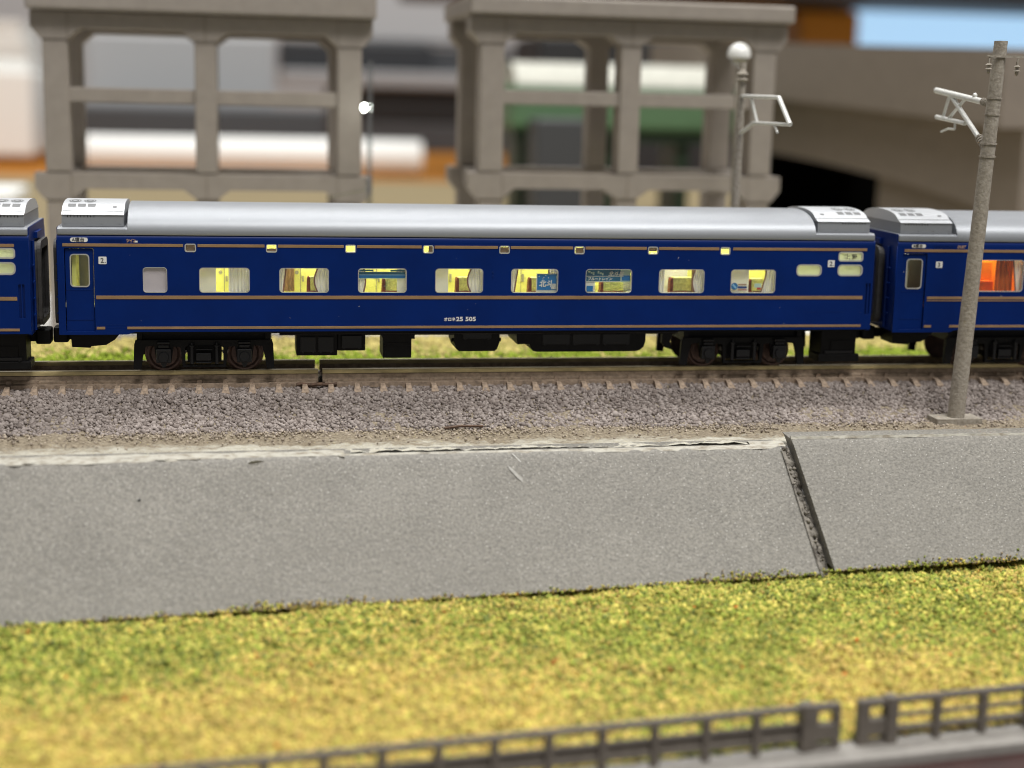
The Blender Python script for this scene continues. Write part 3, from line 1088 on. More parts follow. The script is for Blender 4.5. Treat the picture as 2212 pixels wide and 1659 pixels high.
def bogie(parent, cx):
    b = put('bogie', BG['frame'], 'black', parent, loc=(cx, 0, 0))
    for wx in (-6.15, 6.15):
        o = put('wheel', BG['wheel'], 'tyre', b, loc=(wx, 4.85, 2.72))
        o = put('wheel', BG['wheel'], 'tyre', b, loc=(wx, W - 4.85, 2.72), rot=(0, 0, math.pi))
        put('axle_box', BG['axle_box'], 'black_gloss', b, loc=(wx, 0, 0))
    put('bolster', BG['bolster'], 'black_gloss', b)
    for wx in (-3.2, 3.2):
        put('brake_shoe', BG['brake'], 'brake', b, loc=(wx, 0.2, -0.15), rot=(0, 0, 0 if wx < 0 else 0))
    return b


def wavy(name, x0, x1, z0, z1, y, m, parent, amp=0.10, per=0.55, edge=None, edge_m='curtain_edge'):
    """pleated curtain; edge(t) moves its free side (t from the top) as a fraction of the width, +: right side is free, -: left side"""
    mb = MB()
    nx, nz = 24, 10
    vs = []
    for j in range(nz + 1):
        t = j / nz
        zz = z1 + (z0 - z1) * t
        xa, xb = x0, x1
        if edge:
            e = edge[1](t)
            if edge[0] > 0:
                xb = x0 + (x1 - x0) * e
            else:
                xa = x1 - (x1 - x0) * e
        for i in range(nx + 1):
            X = xa + (xb - xa) * i / nx
            vs.append((X, y + amp * math.sin(2 * math.pi * X / per + 0.6 * math.sin(3 * t)), zz))
    mb.add(vs, [(j * (nx + 1) + i, j * (nx + 1) + i + 1, (j + 1) * (nx + 1) + i + 1, (j + 1) * (nx + 1) + i) for j in range(nz) for i in range(nx)])
    cu = build(name, mb, m, parent, smooth=True)
    if edge:
        mb = MB()
        vs = []
        for j in range(nz + 1):
            t = j / nz
            zz = z1 + (z0 - z1) * t
            e = edge[1](t)
            X = x0 + (x1 - x0) * e if edge[0] > 0 else x1 - (x1 - x0) * e
            d = 0.2 if edge[0] > 0 else -0.2
            vs += [(X - d * 0.2, y - 0.13, zz), (X + d, y - 0.10, zz)]
        mb.add(vs, [(2 * j, 2 * j + 1, 2 * j + 3, 2 * j + 2) for j in range(nz)])
        build('trim', mb, edge_m, cu if parent.type == 'EMPTY' else parent, smooth=True)
    return cu


def window(parent, name, x0, x1, z0, z1, r, fill=None, fw=0.07):
    o = plate(name, rrect(x0 - 0.02, x1 + 0.02, z0 - 0.02, z1 + 0.02, r), [rrect(x0 + fw, x1 - fw, z0 + fw, z1 - fw, max(0.05, r - fw))], -0.02, 0.40, 'frame', parent)
    if fill:
        plate('panel', rrect(x0 + fw * .5, x1 - fw * .5, z0 + fw * .5, z1 - fw * .5, r * 0.9), [], 0.30, 0.38, fill, o)
    plate('pane', rrect(x0 + fw * .4, x1 - fw * .4, z0 + fw * .4, z1 - fw * .4, r * 0.9), [], 0.10, 0.14, 'pane', o)
    return o


STEP = 12.09


def make_car(loc, rotz, label, spec):
    root = empty('sleeping_car', loc, (0, 0, rotz))
    tag(root, label, 'train car', 'blue sleeping cars')
    L = 130.0
    holes, wins = [], []
    wall = empty('tmp')
    bpy.data.objects.remove(wall)
    DOOR = (1.02, 5.32, 6.95, 19.6)
    if spec['door']:
        holes.append(rrect(*DOOR, 0.25))
    for wdef in spec['windows']:
        holes.append(rrect(wdef['x'][0], wdef['x'][1], wdef['z'][0], wdef['z'][1], wdef['r']))
    for hx in spec['slots']:
        holes.append(rrect(*hx, 0.1))
    outer = [(0, 6.45), (9.9, 6.45), (10.3, 6.52), (10.7, 6.72), (11.2, ZB), (L, ZB), (L, 20.8), (0, 20.8)]
    side = plate('side_wall', outer, holes, 0.0, 0.45, 'blue', root)
    far_holes = [rrect(a, a + 8, 13, 16.8, 0.6) for a in (15, 30, 45, 60, 75, 90, 105)]
    plate('side_wall', [(0, 6.85), (L, 6.85), (L, 20.8), (0, 20.8)], [], W - 0.45, W, 'blue', root)
    # curved cant rail above the side
    for sgn in (0, 1):
        pr = [(0.0, 20.8), (0.0, 21.05), (0.07, 21.3), (0.2, 21.5), (0.35, 21.6), (0.6, 21.6), (0.5, 20.8)]
        if sgn:
            pr = [(W - a, b) for a, b in pr]
        build('cant_rail', MB().extrude_profile(pr, 0, L, closed=True), 'blue_edge', root, smooth=True)
    # end walls
    for xa, xb in ((0.0, 0.5), (L - 0.5, L)):
        mb = MB()
        prof = [(0.46, 6.6), (0.46, 21.59)] + [(0.5, 22.66), (W - 0.5, 22.66)] + [(W - 0.46, 21.59), (W - 0.46, 6.6)]
        mb.extrude_profile(prof, xa + 0.01, xb - 0.01, closed=True)
        build('end_wall', mb, 'blue_edge', root)
    # roof
    prof = roof_profile()
    edge = [(0.05, ZG - 0.02), (-0.02, ZG + 0.12)] + prof[1:-1] + [(W + 0.02, ZG + 0.12), (W - 0.05, ZG - 0.02)]
    roof = build('roof', MB().extrude_profile(edge, 10.35, L - 10.35, closed=True), 'silver', root, smooth=True, angle=50)
    low = [(y, z) for y, z in edge if z < 22.70]
    nl = len(low) // 2
    lowp = low[:nl] + [(0.62, 22.72), (W - 0.62, 22.72)] + low[nl:]
    for xa, xb in ((0.15, 10.345), (L - 10.345, L - 0.15)):
        build('roof_end', MB().extrude_profile(lowp, xa, xb, closed=True), 'silver', roof, smooth=True, angle=50)
    make_ac(root, 0.72, 9.75, False)
    make_ac(root, L - 9.75, L - 0.72, True)
    # door
    if spec['door']:
        dr = plate('door', rrect(DOOR[0] + 0.12, DOOR[1] - 0.12, DOOR[2], DOOR[3] - 0.12, 0.2), [rrect(1.84, 4.62, 13.72, 18.66, 0.55)], 0.28, 0.5, 'blue', root)
        plate('window_frame', rrect(1.80, 4.66, 13.68, 18.70, 0.58), [rrect(1.96, 4.50, 13.84, 18.54, 0.46)], 0.22, 0.46, 'frame', dr)
        plate('pane', rrect(1.9, 4.56, 13.78, 18.60, 0.5), [], 0.36, 0.40, 'pane', dr)
        build('ledge_line', MB().box(1.2, 5.1, 0.24, 0.30, 13.25, 13.33), 'blue_edge', dr)
        build('ledge_line', MB().box(1.2, 5.1, 0.24, 0.30, 8.62, 8.70), 'blue_edge', dr)
        mb = MB()
        mb.box(2.0, 2.6, 1.2, 6.0, 12.0, 19.4)
        build('vestibule_wall', mb, 'yellow_wall' if spec['lit'] == 'yellow' else 'dull_wall', root)
        mb = MB().box(1.0, 8.0, 7.0, 7.4, 8, 20.5)
        build('vestibule_partition', mb, 'dull_wall', root)
    # windows
    for wdef in spec['windows']:
        wo = window(root, 'window', wdef['x'][0], wdef['x'][1], wdef['z'][0], wdef['z'][1], wdef['r'], wdef.get('fill'), wdef.get('fw', 0.07))
        if 'make' in wdef:
            wdef['make'](root, wo, wdef['x'], wdef['z'])
    # recessed slots of the folding hand rail
    for hx in spec['slots']:
        build('rail_recess', MB().box(hx[0] - 0.1, hx[1] + 0.1, 0.3, 0.5, hx[2] - 0.1, hx[3] + 0.1), 'blue_edge', root)
        build('hand_rail', MB().tube(((hx[0] + hx[1]) / 2, 0.12, hx[2]), ((hx[0] + hx[1]) / 2, 0.12, hx[3]), 0.12, n=8), 'blue_edge', root, smooth=True)
    # gold bands
    for xa, xb, za, zb in spec['bands']:
        build('gold_band', MB().bbox(xa, xb, -0.06, 0.02, za, zb, 0.025), 'gold', root)
    # fine relief lines on the lower side
    for xa, xb, zz in spec['lines']:
        build('relief_line', MB().box(xa, xb, -0.025, 0.01, zz, zz + 0.05), 'blue_edge', root)
    for i in range(5):
        build('louvre', MB().box(6.3, 9.6, -0.02, 0.02, 20.45 + i * 0.11, 20.49 + i * 0.11), 'blue_edge', root) if spec['door'] else None
    # interior: floor, ceiling, corridor wall, lamp strip
    lit = spec['lit']
    wm = 'yellow_wall' if lit == 'yellow' else 'orange_wall'
    build('floor', MB().box(0.6, L - 0.6, 0.5, W - 0.5, 10.6, 11.0), 'cream_wall' if lit == 'yellow' else 'orange_wall', root)
    build('ceiling', MB().box(0.6, L - 0.6, 0.5, W - 0.5, 21.0, 21.3), 'white_wall', root)
    build('corridor_wall', MB().box(10.5, L - 12.8, 8.2, 8.5, 11.0, 21.0), wm, root)
    for xa, xb in spec['lamps']:
        build('interior_lamp', MB().box(xa, xb, 3.2, 4.4, 20.75, 20.9), 'lamp_yellow' if lit == 'yellow' else 'lamp_orange', root)
    if spec.get('door_fill'):
        build('fill_strip', MB().box(2.6, 3.4, 4.0, 4.6, 20.75, 20.9), 'lamp_yellow', root)  # glowing strip added to brighten the vestibule behind the door window
    for px in spec['partitions']:
        build('partition', MB().box(px - 0.15, px + 0.15, 0.6, 8.2, 11.0, 21.0), wm, root)
    # underframe and running gear
    build('underframe', MB().box(0.8, L - 0.8, 0.9, W - 0.9, 6.45, 7.3), 'black', root)
    for cx in (21.4, 108.9):
        bogie(root, cx)
    eq = []
    eq.append(MB().bbox(35.6, 42.0, 2.5, 9, 2.6, 6.6, 0.15).bbox(42.0, 46.45, 2.8, 8, 3.3, 6.6, 0.15))
    eq.append(MB().bbox(49.2, 53.75, 2.4, 8, 2.15, 6.6, 0.12).prism([(48.9, 6.6), (54.25, 6.6), (54.25, 5.25), (49.3, 5.25), (48.9, 5.8)], 2.2, 3.0)
              .box(49.6, 53.4, 2.3, 2.45, 2.5, 4.6).box(49.4, 53.6, 2.25, 2.5, 4.1, 4.2))
    eq.append(MB().prism([(60.6, 6.6), (68.0, 6.6), (68.0, 4.6), (67.6, 3.5), (67.2, 3.15), (61.4, 3.15), (61.0, 3.5), (60.6, 4.6)], 2.5, 9).tube((60.2, 3.2, 4.9), (68.3, 3.2, 4.9), 0.3))
    tk = [(72.0, 6.6), (92.2, 6.6), (92.2, 4.6), (91.9, 3.7), (91.2, 3.15), (90.5, 3.0), (74.2, 3.0), (73.5, 3.15), (73.0, 3.9), (72.9, 4.3), (70.9, 4.25), (70.8, 5.0), (70.7, 6.6)]
    eq.append(MB().prism(tk, 2.4, 11))
    eq.append(MB().bbox(122.6, 128.8, 2.6, 8, 2.0, 6.6, 0.15).bbox(122.2, 129.4, 2.3, 7, 1.0, 2.3, 0.15).box(124.3, 127.6, 2.45, 2.7, 3.0, 4.6))
    eq.append(MB().prism([(1.3, 6.5), (9.0, 6.5), (7.9, 5.2), (6.6, 4.4), (4.4, 4.2), (4.2, 3.95), (1.5, 4.1)], 3, 8))
    eq.append(MB().prism([(95.1, 6.5), (97.0, 6.5), (96.3, 4.6), (96.8, 3.2), (95.6, 3.6), (95.0, 4.3)], 2.4, 3.6))
    eq.append(MB().prism([(119.0, 6.5), (121.8, 6.5), (122.3, 5.0), (122.4, 2.6), (121.2, 1.6), (120.8, 3.8), (119.8, 5.0)], 9.0, 10.0))
    for mb in eq:
        build('equipment_box', mb, 'black', root)
    for xa, xb, za, zb in ((36.2, 38.6, 3.2, 5.6), (39.0, 41.4, 3.2, 5.6), (42.7, 45.8, 3.8, 5.8), (62.0, 66.6, 5.2, 6.2), (75, 79.5, 4.2, 5.9), (80, 84.5, 4.2, 5.9), (85, 89.5, 4.2, 5.9), (123.2, 128.2, 2.4, 2.9)):
        build('hatch', MB().bbox(xa, xb, 2.28, 2.52, za, zb, 0.06), 'black_gloss', root)
        for xx in (xa + 0.4, xb - 0.4):
            build('latch', MB().bbox(xx - 0.12, xx + 0.12, 2.18, 2.4, za - 0.15, za + 0.12, 0.04), 'black_gloss', root)
    for y_, z_, r_ in ((2.0, 6.2, 0.16), (3.4, 5.9, 0.2)):
        build('brake_pipe', MB().tube((33, y_, z_), (97.5, y_, z_), r_, n=8), 'black_gloss', root, smooth=True)
    # grains of dust on the paint
    dm = MB()
    rd = random.Random(int(L + len(spec['bands'])))
    for k in range(46):
        a, r_ = rd.uniform(0, 6.28), rd.uniform(0.03, 0.085)
        if k % 2:
            cx, cy, cz = rd.uniform(1, 129), -0.02, rd.uniform(7.8, 19.6)
            d1, d2 = Vector((math.cos(a), 0, math.sin(a))), Vector((-math.sin(a), 0, math.cos(a)))
        else:
            i_ = rd.randint(2, 9)
            cx = rd.uniform(12, 118)
            (cy, cz), q2 = prof[i_], prof[i_ + 1]
            cy, cz = cy - 0.02, cz + 0.03
            tg = Vector((0, q2[0] - prof[i_][0], q2[1] - prof[i_][1])).normalized()
            d1, d2 = Vector((math.cos(a), 0, 0)) + tg * math.sin(a), Vector((-math.sin(a), 0, 0)) + tg * math.cos(a)
        o_ = Vector((cx, cy, cz))
        ln_ = r_ * rd.choice((1, 1, 1.6, 3.0))
        dm.add([o_ + d1 * ln_, o_ + d2 * r_ * 0.6, o_ - d1 * ln_, o_ - d2 * r_ * 0.6], [(0, 1, 2, 3)])
    du = build('dust', dm, 'dust', root)
    du['kind'] = 'stuff'
    # couplers and gangways
    for s, xe in ((-1, 0.0), (1, L)):
        mb = MB().box(min(xe, xe - s * 4), max(xe, xe - s * 4), 8.6, 10.8, 4.4, 5.8)
        mb.bbox(min(xe - s * 0.5, xe + s * 1.8), max(xe - s * 0.5, xe + s * 1.8), 8.0, 11.4, 4.0, 6.4, 0.3)
        build('coupler', mb, 'black', root)
        gw = None
        for k in range(2):
            xa, xb = xe + s * (0.0 + 0.55 * k), xe + s * (0.5 + 0.55 * k)
            grow = 0.0 if k == 0 else 0.18
            gy = 3.0 if spec.get('grey_gang') and s > 0 else 5.0
            o = plate_x('gangway_bellows', rrect(gy - grow, W - gy + grow, 7.3, 20.1 + grow, 1.6), rrect(gy + 1, W - gy - 1, 8.3, 19.0, 1.0), min(xa, xb), max(xa, xb),
                        'bellows_grey' if spec.get('grey_gang') and s > 0 else 'rubber', root)
        xa, xb = xe, xe + s * 0.45
        build('end_box', MB().box(min(xa, xb), max(xa, xb), 6.6, 12.8, 20.6, 21.5), 'blue_edge', root)
        # conduits and handles on the end wall
        build('conduit', MB().tube((xe + s * 0.2, 3.2, 7.0), (xe + s * 0.2, 3.2, 20.5), 0.22, n=8), 'blue_edge', root, smooth=True)
        for zz in (9.5, 12.0, 14.5, 17.0):
            build('grab_iron', MB().tube((xe + s * 0.3, 1.6, zz), (xe + s * 0.3, 2.8, zz), 0.12, n=6), 'blue_edge', root)
    return root


def plate_x(name, outer, hole, x0, x1, m, parent):
    """plate facing along x (outline in yz)"""
    n = len(outer)
    mb = MB()
    vs = [(x0, *p) for p in outer] + [(x0, *p) for p in hole] + [(x1, *p) for p in outer] + [(x1, *p) for p in hole]
    fs = []
    for i in range(n):
        j = (i + 1) % n
        fs += [(i, j, n + j, n + i), (2 * n + i, 2 * n + j, 3 * n + j, 3 * n + i), (i, j, 2 * n + j, 2 * n + i), (n + i, n + j, 3 * n + j, 3 * n + i)]
    mb.add(vs, fs)
    return build(name, mb, m, parent)


# ---- contents of the compartment windows of the middle car
def quad(name, X, Z, y, u0, u1, v0, v1, m, parent, th=0.08, ray=True):
    xa, xb = X[0] + (X[1] - X[0]) * u0, X[0] + (X[1] - X[0]) * u1
    za, zb = Z[0] + (Z[1] - Z[0]) * v0, Z[0] + (Z[1] - Z[0]) * v1
    if ray:
        xa, za = behind(xa, za, y)
        xb, zb = behind(xb, zb, y)
    return build(name, MB().bbox(xa, xb, y, y + th, za, zb, min(0.06, th * 0.3)), m, parent)


def cur(wo, X, Z, u0, u1, side=None, shape=0.0, m='curtain'):
    xa, xb = X[0] + (X[1] - X[0]) * u0, X[0] + (X[1] - X[0]) * u1
    e = None
    if side:
        f = [lambda t: 1 - 0.0 * t, lambda t: 0.80 + 0.20 * math.sin(t * 3.6 - 0.3), lambda t: 0.60 + 0.40 * abs(t - 0.15) ** 1.2, lambda t: 1.0 - 0.45 * t][int(shape)]
        e = (side, f)
    return wavy('curtain', xa, xb, Z[0] - 0.1, Z[1] + 0.1, 0.85, m, wo, edge=e)


def seat_set(root, wo, X, Z, ua, uc0, uc1, h, m='seat', depth=3.4):
    """armrest beside a cushion, standing on the floor of the compartment"""
    xa, za = behind(X[0] + (X[1] - X[0]) * (ua - 0.005), Z[0] - 0.25 * (Z[1] - Z[0]), depth)
    xb, zb = behind(X[0] + (X[1] - X[0]) * (ua + 0.075), Z[0] + (h - 0.02) * (Z[1] - Z[0]), depth)
    wq = xb - xa
    build('armrest', MB().prism([(xa, za), (xb, za), (xb - 0.12 * wq, zb - 0.25), (xb - 0.3 * wq, zb), (xa + 0.32 * wq, zb - 0.05), (xa + 0.14 * wq, zb - 0.4)], depth, depth + 1.4), 'armrest', wo)
    quad('seat_base', X, Z, depth - 0.1, ua, uc1 + 0.02, -0.28, 0.07, 'armrest', wo, 1.6)
    quad('seat_cushion', X, Z, depth + 0.1, uc0, uc1, 0.06, h, m, wo, 1.2)


def door_detail(wo, X, Z, u):
    quad('door_seam', X, Z, 8.1, u, u + 0.016, -0.2, 1.3, 'dull_wall', wo, 0.05)
    xq, zq = behind(X[0] + (X[1] - X[0]) * (u - 0.07), Z[0] + (Z[1] - Z[0]) * 0.82, 8.0)
    mb = MB().lathe([(0.30, 0), (0.30, 0.1), (0.18, 0.1), (0.18, 0.02)], (xq, 8.0, zq), 'y', 16)
    build('door_knob', mb, 'dull_wall', wo)
    quad('door_handle', X, Z, 7.95, u + 0.035, u + 0.075, 0.45, 0.68, 'dull_wall', wo, 0.15)


def w1(root, wo, X, Z):
    quad('white_panel', X, Z, 0.75, -0.05, 0.33, -0.3, 1.2, 'white_wall', wo)
    cur(wo, X, Z, 0.58, 1.02)
    door_detail(wo, X, Z, 0.49)


def w2(root, wo, X, Z):
    cur(wo, X, Z, -0.02, 0.13, 1, 3)
    wavy('brown_curtain', *[behind(X[0] + (X[1] - X[0]) * u, 0, 7.4)[0] for u in (0.09, 0.30)], 12.2, 17.4, 7.4, 'curtain_brown', wo, amp=0.15, per=0.7)
    door_detail(wo, X, Z, 0.42)
    seat_set(root, wo, X, Z, 0.555, 0.62, 0.82, 0.66)
    cur(wo, X, Z, 0.72, 1.03, -1, 1)


def w3(root, wo, X, Z):
    cur(wo, X, Z, -0.02, 0.15, 1, 1)
    door_detail(wo, X, Z, 0.37)
    seat_set(root, wo, X, Z, 0.495, 0.57, 0.80, 0.60)
    quad('white_panel', X, Z, 0.75, 0.80, 1.05, -0.3, 1.2, 'white_wall', wo)
    for v0, v1, m_ in ((0.565, 0.585, 'poster_pale'), (0.70, 0.735, 'poster_sky'), (0.83, 0.85, 'poster_pale'), (0.955, 0.975, 'poster_pale')):
        quad('printed_line', X, Z, 0.55, 0.0, 1.0, v0, v1, m_, wo, 0.03, False)
    quad('printed_band', X, Z, 0.55, 0.02, 0.98, 0.735, 0.83, 'poster_teal', wo, 0.03, False)
    quad('printed_band', X, Z, 0.55, 0.02, 0.98, 0.585, 0.70, 'poster_blue', wo, 0.03, False)
    quad('printed_band', X, Z, 0.55, 0.03, 0.32, 0.87, 0.935, 'poster_teal', wo, 0.03, False)
    quad('printed_band', X, Z, 0.55, 0.67, 0.97, 0.86, 0.925, 'poster_teal', wo, 0.03, False)


def w4(root, wo, X, Z):
    quad('white_panel', X, Z, 0.75, -0.05, 0.27, -0.3, 1.2, 'white_wall', wo)
    quad('door_handle', X, Z, 7.9, 0.29, 0.34, 0.45, 0.78, 'dull_wall', wo, 0.15)
    seat_set(root, wo, X, Z, 0.43, 0.47, 0.80, 0.65)
    cur(wo, X, Z, 0.70, 1.03, -1, 1)


def w5(root, wo, X, Z):
    cur(wo, X, Z, -0.02, 0.15, 1, 3)
    quad('door_seam', X, Z, 8.1, 0.20, 0.212, -0.2, 1.3, 'dull_wall', wo, 0.05)
    quad('door_handle', X, Z, 7.9, 0.22, 0.27, 0.45, 0.78, 'dull_wall', wo, 0.15)
    seat_set(root, wo, X, Z, 0.37, 0.43, 0.70, 0.64)
    cur(wo, X, Z, 0.83, 1.03, -1, 0)
    quad('poster', X, Z, 0.60, 0.55, 1.0, 0.02, 0.79, 'white_print', wo, 0.04, False)
    quad('printed_field', X, Z, 0.56, 0.57, 0.985, 0.10, 0.765, 'poster_blue', wo, 0.02, False)
    xs_ = lambda u: X[0] + (X[1] - X[0]) * u
    zs_ = lambda v: Z[0] + (Z[1] - Z[0]) * v
    text('lettering', '北斗', xs_(0.61), zs_(0.26), 1.15, 'white_print', wo, 0.53, bold=0.03, shear=0.1)
    text('lettering', '星', xs_(0.865), zs_(0.16), 0.95, 'white_print', wo, 0.53, bold=0.03)
    for u, v in ((0.60, 0.66), (0.70, 0.62), (0.74, 0.70), (0.68, 0.55), (0.80, 0.60)):
        quad('star', X, Z, 0.53, u, u + 0.02, v, v + 0.03, 'white_print', wo, 0.015, False)


def w6(root, wo, X, Z):
    quad('back_panel', X, Z, 2.2, 0.0, 0.21, -0.2, 0.5, 'white_wall', wo)
    seat_set(root, wo, X, Z, 0.32, 0.38, 0.82, 0.50)
    quad('back_panel', X, Z, 2.2, 0.82, 1.05, -0.2, 0.5, 'white_wall', wo)
    quad('poster', X, Z, 0.60, 0.0, 0.99, 0.44, 1.0, 'poster_pale', wo, 0.04, False)
    quad('printed_field', X, Z, 0.57, 0.02, 0.77, 0.48, 0.99, 'poster_teal', wo, 0.02, False)
    quad('printed_field', X, Z, 0.57, 0.80, 0.99, 0.50, 0.72, 'poster_blue', wo, 0.02, False)
    quad('printed_field', X, Z, 0.57, 0.04, 0.18, 0.04, 0.28, 'poster_blue', wo, 0.02, False)
    quad('poster', X, Z, 0.62, 0.01, 0.21, 0.0, 0.44, 'white_print', wo, 0.04, False)
    xs_ = lambda u: X[0] + (X[1] - X[0]) * u
    zs_ = lambda v: Z[0] + (Z[1] - Z[0]) * v
    for u0, u1, v0, v1 in ((0.07, 0.11, 0.84, 0.91), (0.12, 0.16, 0.80, 0.86), (0.165, 0.20, 0.74, 0.86), (0.27, 0.305, 0.80, 0.91), (0.315, 0.36, 0.78, 0.85), (0.365, 0.40, 0.73, 0.83)):
        quad('printed_mark', X, Z, 0.54, u0, u1, v0, v1, 'poster_pale', wo, 0.012, False)
    text('lettering', 'ブルートレイン', xs_(0.05), zs_(0.52), 0.58, 'white_print', wo, 0.54, bold=0.02, shear=0.2)
    text('lettering', '北斗星', xs_(0.50), zs_(0.70), 0.85, 'white_print', wo, 0.54, bold=0.02, shear=0.25)
    quad('printed_line', X, Z, 0.54, 0.03, 0.78, 0.675, 0.695, 'white_print', wo, 0.012, False)
    quad('printed_line', X, Z, 0.54, 0.03, 0.78, 0.45, 0.475, 'white_print', wo, 0.012, False)


def w7(root, wo, X, Z):
    cur(wo, X, Z, -0.02, 0.15)
    quad('pale_panel', X, Z, 6.5, 0.02, 0.62, -0.3, 1.3, 'white_wall', wo)
    seat_set(root, wo, X, Z, 0.25, 0.31, 0.74, 0.66)
    wavy('brown_curtain', *[behind(X[0] + (X[1] - X[0]) * u, 0, 2.6)[0] for u in (0.72, 0.82)], 12.2, 17.2, 2.6, 'curtain_brown', wo, amp=0.15, per=0.7)
    cur(wo, X, Z, 0.78, 1.03, -1, 1)


def w8(root, wo, X, Z):
    quad('white_panel', X, Z, 0.75, -0.05, 0.40, -0.3, 1.2, 'white_wall', wo)
    seat_set(root, wo, X, Z, 0.40, 0.44, 0.72, 0.62)
    cur(wo, X, Z, 0.70, 1.03, -1, 2)
    cx, cz = X[0] + 0.11 * (X[1] - X[0]), Z[0] + 0.27 * (Z[1] - Z[0])
    build('emblem', MB().lathe([(0.58, 0), (0.58, 0.03)], (cx, 0.55, cz), 'y', 24), 'poster_blue', wo)
    mb = MB().prism([(cx - 0.42, cz + 0.22), (cx - 0.22, cz + 0.42), (cx + 0.42, cz - 0.20), (cx + 0.20, cz - 0.42)], 0.525, 0.545)
    build('emblem_band', mb, 'poster_sky', wo)
    quad('printed_band', X, Z, 0.55, 0.19, 0.38, 0.31, 0.37, 'bronze_print', wo, 0.02, False)
    quad('printed_band', X, Z, 0.55, 0.19, 0.39, 0.18, 0.27, 'poster_navy', wo, 0.02, False)
    quad('printed_band', X, Z, 0.55, 0.19, 0.39, 0.10, 0.135, 'poster_red', wo, 0.02, False)
    quad('printed_field', X, Z, 0.55, 0.56, 0.72, 0.22, 0.40, 'poster_pale', wo, 0.02, False)
    quad('printed_field', X, Z, 0.55, 0.62, 0.71, 0.12, 0.22, 'poster_red', wo, 0.02, False)


wins = [dict(x=(12.49, 16.04), z=(12.9, 16.72), r=0.5, fill='lilac_pane')]
for i, fn in enumerate((w1, w2, w3, w4, w5, w6, w7, w8)):
    xa = 20.85 + STEP * i
    wins.append(dict(x=(xa, xa + 7.56), z=(12.9, 16.70), r=0.55, make=fn))


def blind(cols):
    def f(root, wo, X, Z):
        for u0, u1, v0, v1, m in cols:
            quad('blind', X, Z, 0.45, u0, u1, v0, v1, m, wo, 0.05, False)
    return f


BL = [[(0.05, 0.95, 0.05, 0.95, 'brown_blind')], [(0.05, 0.95, 0.05, 0.45, 'brown_blind')], [], [(0.55, 0.95, 0.05, 0.95, 'brown_blind')], [(0.05, 0.95, 0.05, 0.8, 'brown_blind')],
      [(0.2, 0.95, 0.05, 0.8, 'brown_blind')], [(0.1, 0.95, 0.4, 0.95, 'brown_blind')], [(0.05, 0.95, 0.75, 0.95, 'dull_wall')]]
for i in range(8):
    xa = 18.75 + STEP * i + (0.1 if i else 0)
    wins.append(dict(x=(xa, xa + 1.65), z=(19.1, 20.34), r=0.32, make=blind(BL[i]), fw=0.14))
wins.append(dict(x=(116.6, 120.92), z=(15.7, 17.6), r=0.72, fill='frosted', fw=0.2))
wins.append(dict(x=(123.7, 128.03), z=(15.72, 17.6), r=0.72, fill='frosted', fw=0.2))
wins.append(dict(x=(123.72, 128.0), z=(18.12, 19.70), r=0.5, fill='frosted', fw=0.2))

tb = [(0.82, 18.5)] + [(20.65 + STEP * i, 30.7 + STEP * i) for i in range(7)] + [(105.6, 128.6)]
bands = [(a, b, 19.85, 20.30) for a, b in tb] + [(5.54, 128.3, 11.88, 12.42), (5.5, 6.75, 7.27, 7.66), (10.0, 128.3, 7.27, 7.66)]
main = make_car((0, 0, 0), 0, 'middle blue sleeping car, whole in view, with yellow lit compartments and gold bands', dict(
    door=True, windows=wins, slots=[(128.75, 129.65, 9.4, 14.5)], bands=bands, lines=[(118.2, 121.0, 9.75), (122.2, 125.2, 9.75), (6.9, 9.8, 7.95), (6.9, 9.8, 7.5)],
    lit='yellow', lamps=[(12, 128.5)], partitions=[18.0] + [30.6 + STEP * i for i in range(7)] + [115.0], grey_gang=True))
# lettering and plates
pl = plate('class_plate', rrect(1.98, 4.54, 20.52, 21.18, 0.3), [], -0.05, 0.02, 'white_print', main)
text('lettering', 'A寝台', 2.22, 20.62, 0.66, 'dark_print', pl, -0.07, xs=1.05, bold=0.012)
for xa, xb in ((6.02, 7.2), (121.93, 123.08)):
    pn = plate('number_plate', rrect(xa, xb, 17.2, 18.33, 0.1), [], -0.05, 0.02, 'white_print', main)
    build('plate_mark', MB().box(xb - 0.28, xb - 0.1, -0.075, -0.05, 17.42, 17.5), 'dark_print', pn)
    text('lettering', '2', (xa + xb) / 2 - 0.05, 17.42, 1.0, 'dark_print', pn, -0.07, align='CENTER', bold=0.015)
text('logo_lettering', 'ツイン', 10.1, 20.55, 0.6, 'bronze_print', main, -0.03, bold=0.03, shear=0.2, xs=0.8)
build('logo_mark', MB().box(11.35, 11.8, -0.04, 0.01, 20.5, 20.75), 'white_print', main)
text('car_number', 'オロネ', 58.55, 8.45, 0.66, 'white_print', main, -0.03, bold=0.02, xs=0.95)
text('car_number', '25 505', 60.5, 8.42, 0.92, 'white_print', main, -0.03, bold=0.025, xs=1.25)
text('roll_sign', '上 野', 125.9, 18.55, 0.95, 'dark_print', main, 0.06, align='CENTER', bold=0.01)
for zz in (16.2, 15.5):
    build('bolt', MB().lathe([(0.2, -0.06), (0.2, 0.02)], (66.3, 0, zz), 'y', 12), 'blue_edge', main)

